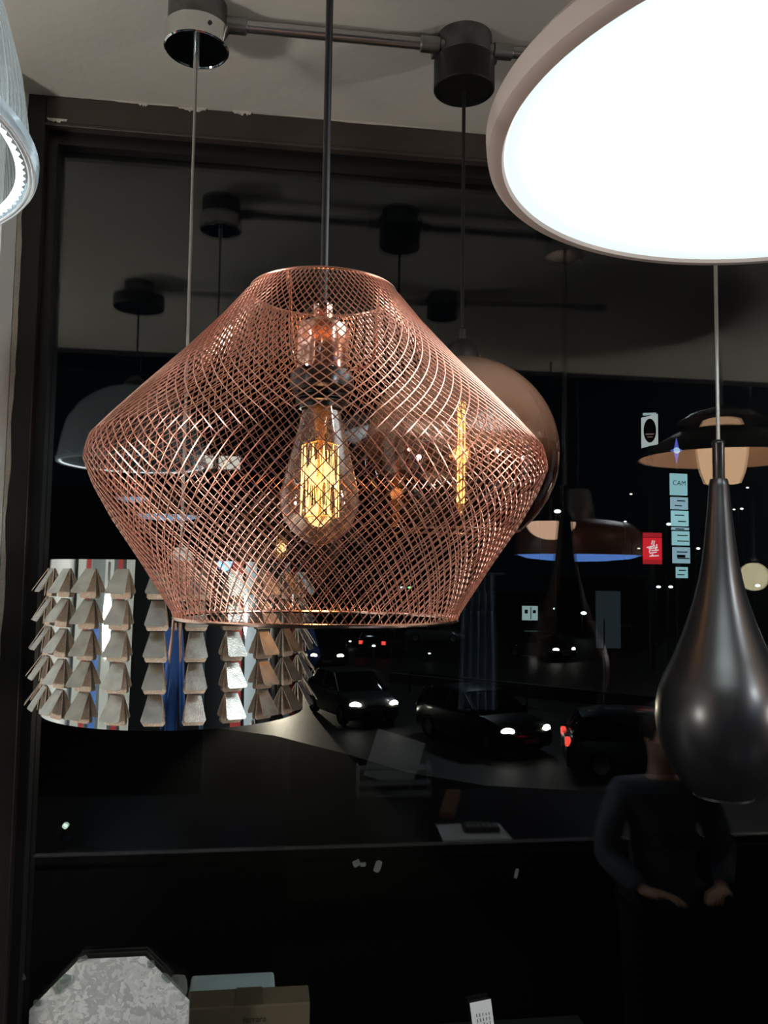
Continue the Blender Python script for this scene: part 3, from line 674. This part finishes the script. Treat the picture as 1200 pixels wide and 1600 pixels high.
# pale hanging cloth mirrored low right of the wire lamp
D = 4.6; c = behind(748, 1110, D); h = 210/F*D
m = MB(); n = 24; vs = []; fs = []
for i in range(n+1):
    x = -.11+.22*i/n; y = .02*sin(i*1.3)
    vs += [(x, y, 0), (x*.85, y*.8, h), (x, y-.003, 0), (x*.85, y*.8-.003, h)]
for i in range(n): a = 4*i; fs += [(a, a+4, a+5, a+1), (a+3, a+7, a+6, a+2), (a, a+2, a+6, a+4), (a+1, a+5, a+7, a+3)]
m.add(vs, fs); t = thing('hanging_cloth', 'pale blue grey cloth on a hanger rail, mirrored right below the wire lamp', 'cloth', c, PHI)
m.build('cloth', mat('cloth_pale', (.16, .22, .26), .9), t); MB().tube([(-.14, 0, h), (.14, 0, h)], .008, 8).build('rail', steel, t)
MB().tube([(0, 0, h), (0, 0, 3.7-c.z)], .003, 6).build('hanger_wire', steel, t)

# ------------------------------------------------------------------ people
def skin_obj(name, pts, edges, m_, parent, root=0, sub=2):
    me = bpy.data.meshes.new(name); me.from_pydata([p[:3] for p in pts], edges, []); me.materials.append(m_)
    o = bpy.data.objects.new(name, me); COL.objects.link(o); o.parent = parent
    o.modifiers.new('skin', 'SKIN')
    if not me.skin_vertices: return o
    for i, p in enumerate(pts):
        v = me.skin_vertices[0].data[i]; v.radius = (p[3], p[4] if len(p) > 4 else p[3]); v.use_root = (i == root)
    s = o.modifiers['skin']; s.use_smooth_shade = True; s.branch_smoothing = .3
    sb = o.modifiers.new('sub', 'SUBSURF'); sb.levels = sub; sb.render_levels = sub
    return o
def person(loc, rz, label, J, top_m, leg_m, hair_m, skin_m, fingers_dir, extra=None):
    """J: joints in local space (facing +y)."""
    t = thing('person', label, 'person', loc, rz)
    P = []; ED = []
    def add(p, r, par=None):
        P.append((*p, r)); i = len(P)-1
        if par is not None: ED.append((par, i))
        return i
    pel = add(J['pelvis'], .115); sp_ = add(J['spine'], .110, pel); ch = add(J['chest'], .125, sp_); nk = add(J['neck'], .052, ch)
    hb = add(J['headb'], .070, nk); ht = add(J['head'], .088, hb); hc = add(J['crown'], .070, ht)
    for s, k in ((-1, 'l'), (1, 'r')):
        sh = add(J['sho'+k], .055, ch); el = add(J['elb'+k], .038, sh); wr = add(J['wri'+k], .024, el)
        d = Vector(J['han'+k])-Vector(J['wri'+k]); pa = add(Vector(J['wri'+k])+d*.55, .026, wr)
        dn = d.normalized(); side = dn.cross(Vector(fingers_dir)).normalized(); cu = Vector(fingers_dir).normalized()
        for fi, (off, ln) in enumerate(((-.027, .066), (-.009, .076), (.009, .072), (.027, .058))):
            b0 = Vector(P[pa][:3])+side*off+dn*.03; q = add(b0, .0095, pa); q = add(b0+dn*ln*.45+cu*.006, .0088, q); q = add(b0+dn*ln*.8+cu*.022, .0078, q); add(b0+dn*ln*.9+cu*.034, .0065, q)
        b0 = Vector(J['wri'+k])+d*.3+side*(-s)*.030; q = add(b0, .011, pa); add(b0+side*(-s)*.018+dn*.035+cu*.012, .0092, q)
        hip = add(J['hip'+k], .085, pel); kn = add(J['kne'+k], .055, hip); an = add(J['ank'+k], .038, kn); add(J['toe'+k], .034, an)
    body = skin_obj('body', P, ED, skin_m, t)
    # clothes
    Q = []; EQ = []
    def addq(p, r, par=None):
        Q.append((*p, r)); i = len(Q)-1
        if par is not None: EQ.append((par, i))
        return i
    a = addq(J['spine'], .145); b = addq(J['chest'], .155, a); c0 = addq(Vector(J['pelvis'])+Vector((0, 0, -.02)), .150, a)
    n_ = addq(Vector(J['chest']).lerp(Vector(J['neck']), .75), .075, b)
    for k in 'lr':
        sh = addq(J['sho'+k], .078, b); el = addq(J['elb'+k], .060, sh); addq(Vector(J['elb'+k]).lerp(Vector(J['wri'+k]), .92), .042, el)
    skin_obj('jacket', Q, EQ, top_m, t)
    Q = []; EQ = []
    a = addq(Vector(J['pelvis'])+Vector((0, 0, -.01)), .135)
    for k in 'lr':
        h_ = addq(J['hip'+k], .100, a); kn = addq(J['kne'+k], .072, h_); addq(Vector(J['kne'+k]).lerp(Vector(J['ank'+k]), .95), .058, kn)
    skin_obj('trousers', Q, EQ, leg_m, t)
    for k in 'lr':
        a_ = Vector(J['ank'+k]); tt = Vector(J['toe'+k]); d = (tt-a_); d.z = 0; d.normalize()
        M = Matrix.Translation((a_.x, a_.y, a_.z-.03)) @ Matrix.Rotation(math.atan2(d.y, d.x), 4, 'Z')
        MB().ball((.07, 0, 0), .05, 12, (2.4, .9, .9), M).build('shoe', mat('shoe_black', (.02, .02, .02), .4), t)
    # hair, face
    hd = Vector(J['head'])
    fwd = Vector(J['face']); MB().ball(hd-fwd*.018+Vector((0, 0, .030)), .108, 18, (.86, 1, .98)).build('hair', hair_m, t)
    M = Matrix.Translation(hd) @ fwd.to_track_quat('Y', 'Z').to_matrix().to_4x4()
    f_ = MB(); f_.ball((0, .055, -.02), .080, 16, (.85, .75, 1.15), M); f_.ball((0, .122, -.03), .016, 8, (.7, 1, 1.4), M)
    for s in (-1, 1): f_.ball((s*.074, .0, -.02), .020, 8, (.4, .8, 1.3), M)
    f_.build('face', skin_m, t)
    e_ = MB()
    for s in (-1, 1): e_.ball((s*.028, .108, .0), .009, 8, (1.3, .7, .8), M)
    e_.ball((0, .113, -.068), .018, 8, (1.2, .35, .3), M)
    e_.build('eyes_and_mouth', mat('eye_dark', (.10, .03, .025), .4), t)
    return t
skinm = mat('skin', (.55, .33, .24), .5, bump=(90, .05)); hairm = mat('hair_dark', (.015, .010, .008), .5)
bluecoat = mat('blue_coat', (.015, .07, .26), .8, bump=(14, .6)); dark_tr = mat('dark_trousers', (.010, .011, .014), .8)
J = dict(pelvis=(0, 0, .93), spine=(0, .01, 1.10), chest=(0, .01, 1.30), neck=(0, .01, 1.47), headb=(0, .03, 1.54), head=(0, .035, 1.62), crown=(0, .03, 1.67), face=(0, 1, 0),
         shol=(-.19, .01, 1.38), shor=(.19, .01, 1.38), elbl=(-.23, .15, 1.18), elbr=(.23, .15, 1.18), wril=(-.09, .33, 1.40), wrir=(.09, .33, 1.40), hanl=(-.055, .40, 1.47), hanr=(.055, .40, 1.47),
         hipl=(-.10, 0, .88), hipr=(.10, 0, .88), knel=(-.11, .02, .49), kner=(.11, .02, .49), ankl=(-.11, 0, .09), ankr=(.11, 0, .09), toel=(-.12, .12, .04), toer=(.12, .12, .04))
c = mirror(at(385, 1190, 3.55))
person((c.x, c.y, 0), PHI*.3, 'person in a blue coat holding up a phone behind the desk', J, bluecoat, dark_tr, hairm, skinm, (0, .4, .9))
t = thing('phone', 'black phone held up by the person in the blue coat', 'phone', (c.x+.0, c.y+.455, 1.50))
MB().box((0, 0, .0), (.155, .009, .075)).build('casing', mat('phone_black', (.01, .01, .01), .2), t, bevel=.003)
MB().lathe([(0, 0), (.006, 0), (.006, .002), (0, .002)], 16, M=Matrix.Translation((.06, .0045, .02)) @ Matrix.Rotation(-pi/2, 4, 'X')).build('lens', mat('lens_glass', (.02, .02, .03), .05), t)
# child in a grey hoodie standing at the right end of the desk
c = mirror(at(1035, 1225, 2.50))
J2 = dict(J); J2.update(elbl=(-.27, .02, 1.12), elbr=(.27, .02, 1.12), wril=(-.16, .20, 1.02), wrir=(.16, .20, 1.02), hanl=(-.10, .26, 1.03), hanr=(.10, .26, 1.03), chest=(0, .01, 1.28))
hood = mat('hoodie_grey', (.085, .10, .13), .9, bump=(16, .6))
pt = person(Vector((c.x, c.y, 0)), PHI, 'child in a grey lettered hoodie by the desk, faintly mirrored at the lower right', J2, hood, dark_tr, hairm, skinm, (0, .4, -.9))
pt.scale = (.68, .68, .68)
text_mesh('COLIN', .095, 'hoodie_letters', mat('letters_dark', (.015, .018, .025), .9), pt, Matrix.Translation((0, .155, 1.20)) @ Matrix.Rotation(pi, 4, 'Z') @ Matrix.Rotation(pi/2, 4, 'X') @ Matrix.Scale(-1, 4, (1, 0, 0)), depth=.006)

# ------------------------------------------------------------------ outside: street below the shop
GZ = E-4.5
asph = mat('asphalt', (.030, .028, .026), .55, noise=(1.5, (.045, .042, .038), .35, .7), bump=(30, .4))
MB().box((0, 62, GZ-.15), (160, 120, .3)).build('ground', asph, kind='structure')
wbox(-6, 6, -.6, -.12, GZ, .0).build('wall_outer', mat('outer_wall', (.03, .03, .03), .8), kind='structure')
def gat(px, py, z=GZ):
    r = at(px, py, 1)-Vector((0, 0, E)); D = (z-E)/r.z; return Vector((r.x*D, D, z))
# near-black slab added over the near ground, its darkness put into the colour
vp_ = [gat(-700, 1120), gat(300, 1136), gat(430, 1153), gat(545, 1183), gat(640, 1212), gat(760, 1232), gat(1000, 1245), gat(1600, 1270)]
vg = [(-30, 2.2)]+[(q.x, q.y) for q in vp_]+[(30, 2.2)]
MB().prism(vg, GZ-.01, GZ+.06).build('ground', mat('dark_slab', (.0035, .0045, .004), .95, spec=.1), kind='structure', smooth=False)
def car_profile_mesh(L_, Wd, H_):
    """one continuous body: cross sections along x (rear -> front)"""
    st = [(-.50, .42, .62, .80), (-.49, .24, .78, .90), (-.46, .18, .86, .95), (-.36, .16, .92, .98), (-.2, .16, .93, 1), (0, .16, .93, 1), (.15, .16, .93, 1), (.28, .16, .90, 1), (.40, .17, .80, .97), (.46, .20, .70, .93), (.49, .26, .62, .86), (.50, .34, .54, .78)]
    m = MB(); vs = []; n = 12; fs = []
    for x, zb0, zt1, wf_ in st:
        w_ = Wd/2*wf_; zb1 = zb0; zt = zt1
        sec = [(-w_*.90, zb1), (-w_*.98, zb1+.08), (-w_, (zb1+zt)/2), (-w_*.97, zt-.08), (-w_*.88, zt), (-w_*.4, zt+.015), (w_*.4, zt+.015), (w_*.88, zt), (w_*.97, zt-.08), (w_, (zb1+zt)/2), (w_*.98, zb1+.08), (w_*.90, zb1)]
        vs += [(x*L_, y, z) for y, z in sec]
    for i in range(len(st)-1):
        for k_ in range(n): k2 = (k_+1) % n; fs.append((i*n+k_, i*n+k2, (i+1)*n+k2, (i+1)*n+k_))
    fs += [tuple(range(n)), tuple((len(st)-1)*n+k_ for k_ in range(n))[::-1]]
    return m.add(vs, fs)
glass_dk = mat('car_glass', (.006, .007, .008), .08, spec=.8)
tyre = mat('tyre', (.012, .012, .012), .8); alloy = mat('alloy', (.35, .36, .37), .35, .8)
def car(loc, heading, paint, label, lights=True, tail=False, L_=4.05, Wd=1.74, H_=1.46, hs=14):
    """heading: angle of the car's nose, in the xy plane"""
    t = thing('car', label, 'car', loc, heading)
    car_profile_mesh(L_, Wd, H_).build('body', paint, t)
    c_ = MB(); vs = []; fs = []
    st = [(-.455, .90, .96, .72), (-.40, .90, 1.34, .74), (-.30, .90, 1.44, .76), (-.05, .90, 1.46, .78), (.05, .90, 1.42, .77), (.235, .90, .94, .80)]
    for x, z0, z1, wf_ in st:
        w0_ = Wd/2*.93; w1_ = Wd/2*wf_
        vs += [(x*L_, -w0_, z0), (x*L_, -w1_, z1-.03), (x*L_, -w1_*.85, z1), (x*L_, w1_*.85, z1), (x*L_, w1_, z1-.03), (x*L_, w0_, z0)]
    for i in range(len(st)-1):
        for k_ in range(6): k2 = (k_+1) % 6; fs.append((i*6+k_, i*6+k2, i*6+6+k2, i*6+6+k_))
    fs += [tuple(range(6)), tuple(30+k_ for k_ in range(6))[::-1]]
    c_.add(vs, fs); c_.build('cabin_glass', glass_dk, t)
    r_ = MB(); vs = []; fs = []
    rs = [(-.41, 1.355, .76), (-.30, 1.452, .78), (-.05, 1.472, .80), (.055, 1.432, .79)]
    for x, z1, wf_ in rs:
        w1_ = Wd/2*wf_; vs += [(x*L_, -w1_, z1-.04), (x*L_, -w1_*.85, z1), (x*L_, w1_*.85, z1), (x*L_, w1_, z1-.04)]
    for i in range(3):
        for k_ in range(3): fs.append((i*4+k_, i*4+k_+1, i*4+5+k_, i*4+4+k_))
    r_.add(vs, fs)
    for s in (-1, 1):
        for xa, za, xb, zb2 in ((.055, 1.40, .235, .93), (-.10, 1.43, -.11, .92), (-.41, 1.34, -.455, .92)):
            r_.tube([(xa*L_, s*Wd/2*.785, za), (xb*L_, s*Wd/2*.94, zb2)], .035, 6)
    r_.build('roof', paint, t)
    for x in (-.31, .32):
        for s in (-1, 1):
            M = Matrix.Translation((x*L_, s*(Wd/2-.09), .31)) @ Matrix.Rotation(pi/2, 4, 'X')
            wv = MB().lathe([(.19, -.10), (.29, -.10), (.31, -.07), (.31, .07), (.29, .10), (.19, .10)], 32, M=M).build('wheel', tyre, t)
            h_ = MB(); h_.lathe([(0, -.07), (.19, -.085), (.20, .085), (0, .07)], 20, M=M); h_.build('hub', alloy, wv)
    for s in (-1, 1):
        M = Matrix.Translation((.470*L_, s*Wd*.36, .66)) @ Matrix.Rotation(s*R(25), 4, 'Z')
        MB().ball((0, 0, 0), .10, 12, (.75, 1.75, .9), M).build('headlight', emis('headlight_on', (1, .93, .78), hs) if lights else mat('headlight_off', (.5, .5, .5), .1, .3), t)
        M = Matrix.Translation((-.483*L_, s*Wd*.385, .78))
        MB().box((0, 0, 0), (.12, .22, .20), M).build('tail_light', emis('tail_on', (1, .08, .06), 1.2) if tail else mat('tail_off', (.2, .01, .01), .2), t, bevel=.03)
        MB().ball((.17*L_, s*(Wd/2+.06), 1.0), .09, 10, (.7, 1.1, .7)).build('wing_mirror', paint, t)
    MB().box((.494*L_, 0, .40), (.06, .95, .16)).build('grille', blackplastic, t, bevel=.01)
    MB().box((.490*L_, 0, .60), (.05, .62, .07)).build('grille', blackplastic, t, bevel=.01)
    MB().box((.507*L_, 0, .40), (.02, .46, .10)).build('number_plate', mat('plate_white', (.2, .2, .18), .5), t)
    MB().box((-.503*L_, 0, .55), (.02, .46, .10)).build('number_plate', mat('plate_white', (.2, .2, .18), .5), t)
    return t
p1 = mat('paint_white', (.22, .23, .23), .3, coat=.6); p2 = mat('paint_silver', (.22, .24, .24), .3, .4, coat=.5); p3 = mat('paint_blue_grey', (.14, .18, .20), .3, .5, coat=.5); p4 = mat('paint_dark', (.02, .02, .022), .3, coat=.5)
c = gat(584, 1134); HA = -pi/2+R(24)
car((c.x-.75, c.y+1.6, GZ), HA, p1, 'white hatchback with both headlights on, below the wire lamp', hs=9)
c = gat(785, 1182)
car((c.x-.35, c.y+1.75, GZ), -R(60), mat('paint_dim', (.022, .024, .026), .3, .2, coat=.5), 'silver car with headlights on, facing right at the lower middle', hs=6, L_=4.2)
c = gat(893, 1212)
car((c.x+2.0, c.y+.3, GZ), -R(8), p3, 'blue grey car seen from behind with one tail light lit, lower right', lights=False, tail=True, L_=4.2)
c = gat(511, 1046); car((c.x, c.y+1.8, GZ), -pi/2, p4, 'distant dark car with two white headlights, right of the drum', hs=14)
c = gat(600, 1022); car((c.x, c.y, GZ), R(70), p4, 'distant dark car with red tail lights below the wire lamp', lights=False, tail=True)
c = gat(680, 1003); car((c.x, c.y, GZ), -R(10), p2, 'distant pale car parked under the right end of the wire lamp', lights=False)
c = gat(880, 1032); car((c.x-1.0, c.y+1, GZ), -R(60), p4, 'distant dark car with one bright headlight near the sign posts', hs=8)
c = gat(985, 1012); car((c.x, c.y, GZ), R(20), p4, 'distant dark car with pinkish tail light between the sign and teardrop', lights=False, tail=True)
c = gat(440, 1058); HC = car((c.x, c.y+2.0, GZ), -pi/2, p4, 'dark car behind the drum lighting the road with its headlights', hs=10)
def headspot(p, to, e, ang=50): light('headlight_beam', 'SPOT', p, e, (1, .86, .66), .08, to=to, angle=ang, blend=.6)
c = gat(590, 1130); headspot((c.x, c.y-.4, GZ+.6), (c.x+1.6, c.y-5, GZ), 40, 60)
c = gat(440, 1058); q = gat(462, 1150); headspot((c.x, c.y-.2, GZ+.64), (q.x, q.y, GZ), 2600, 22)

# low wall, kerb and railing in the car park
def rail(a, b, h, label):
    t = thing('railing', label, 'railing', a); d = b-a; n = max(2, int(d.length/2.5))
    MB().tube([(0, 0, h), (d.x, d.y, h)], .05, 8).build('top_rail', mat('rail_dark', (.02, .02, .02), .5), t)
    for i in range(n+1):
        q = d*i/n; MB().tube([(q.x, q.y, 0), (q.x, q.y, h)], .035, 6).build('post', mat('rail_dark', (.02, .02, .02), .5), t)
rail(gat(640, 1082), gat(1050, 1132), .75, 'dark railing across the car park behind the silver car')
a = gat(610, 1066); b = gat(1040, 1112); d = b-a
m = MB().box((d.length/2, 0, .2), (d.length, .25, .4)); o = m.build('low_wall', mat('concrete', (.10, .105, .10), .9), loc=a, rz=math.atan2(d.y, d.x), smooth=False); tag(o, 'low concrete wall just behind the dark railing', 'wall')
# dim buildings and trees of the skyline
for i, (px0, px1, top, Y, lab) in enumerate([(-150, 420, 760, 95, 'long dark building block on the far left skyline'), (880, 1010, 905, 90, 'low dark building behind the red sign'), (1080, 1500, 880, 80, 'wide dark building block behind the teardrop lamp'), (440, 870, 925, 110, 'low dark shop row across the car park')]):
    a = at(px0, top, Y); b = at(px1, top, Y); hgt = a.z-GZ
    t = thing('building', lab, 'building', ((a.x+b.x)/2, Y+5, GZ))
    MB().box((0, 0, hgt/2), (b.x-a.x, 10, hgt)).build('wall', mat('building_dark', (.02, .026, .03), .8), t, smooth=False)
    MB().box((0, 0, hgt+.15), (b.x-a.x+.6, 10.6, .3)).build('roof', mat('roof_dark', (.015, .015, .016), .8), t, smooth=False)
    for k_ in range(5): MB().box(((k_-2)*(b.x-a.x)/6, -5.03, hgt*.45), ((b.x-a.x)/12, .08, hgt*.3)).build('window', mat('window_dim', (.04, .05, .05), .2), t, smooth=False)

# signs
def signpost(px, pytop, pybot, wpx, Y, label, panels, rz=0, pole=True, post_off=0):
    a = at(px, pytop, Y); b = at(px, pybot, Y); k_ = Y/F
    t = thing('sign', label, 'sign', (a.x, Y, GZ), rz)
    if pole: MB().box((0, .1, (a.z-GZ)/2), (.22, .15, a.z-GZ)).build('post', mat('post_dark', (.02, .02, .02), .6), t, smooth=False)
    return t, a, k_
cyan = lambda s: emis('sign_cyan_%d' % int(s*100), (.50, .86, .93), s)
t, a, k_ = signpost(1060, 740, 905, 30, 40, 'tall pylon sign of stacked pale cyan lit panels, top one reading CAM', None, R(14))
ys = [(740, 774), (777, 796), (798, 822), (824, 828), (830, 852), (855, 880), (886, 903)]
for i, (y0, y1) in enumerate(ys):
    w_ = (29 if i < 6 else 19)*k_; zc = at(1060, (y0+y1)/2, 40).z-GZ
    pn = MB().box((.02*i, 0, zc), (w_, .12, (y1-y0)*k_)).build('panel', emis('sign_cyan_%d' % i, (.42, .80, .88) if i % 2 == 0 else (.45, .72, .86), [.62, .58, .72, .6, .66, .55, .6][i]), t, smooth=False)
    if i == 0: text_mesh('CAM', 11*k_, 'lettering', mat('sign_ink', (.01, .03, .04), .8), pn, Matrix.Translation((0, -.07, zc+.05)) @ Matrix.Rotation(pi/2, 4, 'X'))
    else:
        l_ = MB()
        for q in range(2 if y1-y0 > 10 else 1): l_.box((.02*i+random.uniform(-.1, .1), -.066, zc+(q-.5)*(y1-y0)*k_*.4), (w_*random.uniform(.4, .75), .01, .05))
        l_.build('lettering', mat('sign_grey', (.05, .16, .18), .8), pn, smooth=False)
    if i == 5: MB().box((.02*i-.05, -.07, zc-.05), (w_*.5, .012, .14)).build('green_mark', mat('green_mark', (.01, .25, .10), .6), pn, smooth=False)
t, a, k_ = signpost(1019, 832, 882, 30, 42, 'red lit square sign with white script lettering left of the pylon', None, R(10))
zc = at(1019, 858, 42).z-GZ; w_ = 30*k_
pn = MB().box((0, 0, zc), (w_, .15, 35*k_)).build('panel', emis('sign_red', (.85, .02, .035), .75), t, smooth=False)
for y_ in (836, 878): MB().box((0, 0, at(1019, y_, 42).z-GZ), (w_, .15, 7*k_)).build('panel', emis('sign_red2', (.6, .02, .03), .6), t, smooth=False)
l_ = MB()
for q, (dx, dz, ln, an) in enumerate([(-.05, .33, .22, 75), (.05, .30, .25, 80), (-.12, .12, .45, 12), (0, .05, .5, 8), (.1, -.06, .4, 5), (-.15, .0, .35, 70), (.17, .1, .3, 75), (0, -.18, .4, 10), (-.05, -.3, .12, 40), (.05, -.34, .5, 4)]):
    M = Matrix.Translation((dx, -.085, zc+dz)) @ Matrix.Rotation(-R(an), 4, 'Y'); l_.box((0, 0, 0), (ln, .01, .06), M)
l_.build('lettering', emis('sign_script', (1, .75, .78), .8), pn, smooth=False)
t, a, k_ = signpost(1015, 645, 700, 25, 46, 'white lit sign with a dark oval emblem, high above the red sign', None, R(-12))
zc = at(1015, 673, 46).z-GZ
def slab(w_, h_, sk, y=0, th=.15):
    return [(-w_/2, y, zc-h_/2-sk), (w_/2, y, zc-h_/2+sk), (w_/2, y, zc+h_/2+sk), (-w_/2, y, zc+h_/2-sk)]
m = MB(); A = slab(25*k_, 48*k_, .10); B = [(x, y+.15, z) for x, y, z in A]; m.add(A+B, [(0, 1, 2, 3), (7, 6, 5, 4), (0, 4, 5, 1), (1, 5, 6, 2), (2, 6, 7, 3), (3, 7, 4, 0)])
pn = m.build('panel', emis('sign_white', (.78, .86, .86), .50), t, smooth=False)
MB().prism([(9.5*k_*cos(2*pi*i/32), 19*k_*sin(2*pi*i/32)) for i in range(32)], 0, .03, Matrix.Translation((0, -.02, zc)) @ Matrix.Rotation(pi/2, 4, 'X')).build('oval_emblem', mat('emblem', (.06, .01, .01), .6), pn, smooth=False)
l_ = MB(); l_.box((0, -.06, zc-.2), (.45, .01, .07)); l_.box((0, -.06, zc-.36), (.3, .01, .05)); l_.build('lettering', emis('emblem_text', (.6, .35, .33), .25), pn, smooth=False)
MB().box((0, .08, zc+27*k_), (20*k_, .15, 3.5*k_), Matrix.Identity(4)).build('top_light', emis('sign_top', (.6, .8, .85), .5), t, smooth=False)
t = thing('light_star', 'blue glowing star shaped light between the oval sign and the pylon', 'star light', at(1057, 704, 50)); k_ = 50/F
pts = []
for i in range(8):
    r_ = (20 if i % 4 == 2 else 11 if i % 2 == 0 else 5)*k_; an = i*pi/4; pts.append((r_*cos(an)*(.9 if i % 2 == 0 else 1), r_*sin(an)))
MB().prism(pts, -.04, .04, Matrix.Rotation(pi/2, 4, 'X')).build('star', emis('star_blue', (.16, .20, .95), .55), t, smooth=False)
MB().ball((0, -.05, 0), 5*k_, 10, (1, .2, 1)).build('star_core', emis('star_core', (.5, .75, 1), .8), t)
MB().tube([(0, .1, 0), (0, .1, GZ-at(1057, 704, 50).z)], .06, 6).build('pole', mat('post_dark', (.02, .02, .02), .6), t)
t, a, k_ = signpost(828, 945, 970, 24, 55, 'small white lit sign with dark marks low between globe and teardrop', None)
zc = at(828, 958, 55).z-GZ
pn = MB().box((0, 0, zc), (24*k_, .1, 22*k_)).build('panel', emis('lit_small', (.55, .78, .80), .45), t, smooth=False)
l_ = MB(); l_.box((-.25, -.06, zc+.1), (.2, .01, .25)); l_.box((.05, -.06, zc), (.05, .01, .8)); l_.box((.28, -.06, zc+.1), (.2, .01, .2)); l_.build('marks', mat('sign_ink', (.01, .03, .04), .8), pn, smooth=False)
t, a, k_ = signpost(950, 922, 1012, 38, 30, 'dim, faintly glowing notice board on a pale post in the car park', None)
zc = at(950, 968, 30).z-GZ
pn = MB().box((0, 0, zc), (38*k_, .06, 88*k_)).build('panel', emis('notice', (.30, .42, .48), .045), t, smooth=False)  # panel given a faint glow so it shows in the dark
MB().tube([(-.15, 0, 0), (-.15, 0, zc)], .04, 8).build('pale_post', mat('post_pale', (.35, .38, .38), .5), t)
# street lamps
heads = [(871, 799, 7, (.85, 1, .95), 3.0, 'bright oval street lamp just below the right of the globe'), (986, 772, 3, (1, .9, .75), 1.6, 'small warm street lamp above the red sign'), (977, 815, 3, (.9, 1, .9), 1.6, 'small street lamp left above the red sign'),
         (998, 857, 3, (1, .95, .8), 1.2, 'tiny street lamp touching the red sign left side'), (1045, 819, 5, (.6, 1, .8), 2.6, 'greenish street lamp in front of the pylon sign'), (1091, 857, 4, (1, .95, .8), 2.4, 'street lamp between pylon sign and teardrop'),
         (1147, 796, 3, (1, 1, .9), 1.4, 'left lamp of the pair right of the teardrop neck'), (1159, 795, 3.4, (.9, 1, 1), 2.2, 'right lamp of the pair right of the teardrop neck'), (1168, 762, 3, (.8, .95, 1), 1.6, 'single faint lamp above the pair right of the teardrop'),
         (1029, 917, 4.5, (.8, .95, 1), 3.4, 'left of two bluish lamps under the red sign'), (1048, 917, 4.5, (.8, .95, 1), 3.6, 'right of two bluish lamps under the red sign'), (1184, 915, 5, (.8, .95, 1), 3.6, 'bluish lamp at the right edge beside the cream ball'),
         (912, 958, 6, (.7, 1, .92), 3.0, 'flat bright lamp low between small lit sign and notice board'), (867, 951, 4, (.7, .95, .9), 1.2, 'faint lamp right of the small lit sign'), (846, 735, 2.5, (1, .8, .5), .8, 'faint lamp seen through the globe edge'),
         (547, 1002, 3, (.9, 1, .95), 2.2, 'low lamp below the bottom hoop, left one'), (584, 1009, 4, (.75, .95, 1), 2.6, 'bluish low lamp below the bottom hoop'), (671, 1021, 3, (.9, 1, .9), 1.6, 'low lamp right below the bottom hoop'),
         (628, 918, 4, (.55, .75, 1), 2.0, 'bluish lamp seen through the lower wire mesh'), (640, 918, 4, (.3, 1, .35), 1.6, 'green lamp seen through the lower wire mesh'),
         (368, 791, 3, (1, .9, .8), 1.8, 'small lamp seen through the left of the mesh')]
for i, (px, py, s_, col_, st_, lab) in enumerate(heads):
    Y = 48+(i*7) % 23+(12 if i == 1 else 0)
    if py > 990: Y = min(Y, (3.5 if i == 16 else 4.1)*F/(py-899))
    p = at(px, py, Y); k_ = Y/F
    t = thing('street_lamp', lab, 'street lamp', (p.x, Y+.5, GZ), 0, 'street lamps outside')
    MB().tube([(0, 0, 0), (0, 0, p.z-GZ+.1)], [.07, .04], 8).build('pole', mat('post_dark', (.02, .02, .02), .6), t)
    MB().tube([(0, 0, p.z-GZ+.1), (0, -.45, p.z-GZ+.12)], .03, 6).build('arm', mat('post_dark', (.02, .02, .02), .6), t)
    MB().ball((0, -.5, p.z-GZ), s_*k_*.75, 10, (1, 1, .55)).build('lamp_head', emis('lamp_%d' % i, col_, st_), t)
light('street_glow', 'POINT', (4, 34, GZ+9), 150, (.75, .9, 1), .5)
light('street_glow', 'POINT', (-9, 40, GZ+9), 90, (.75, .9, 1), .5)
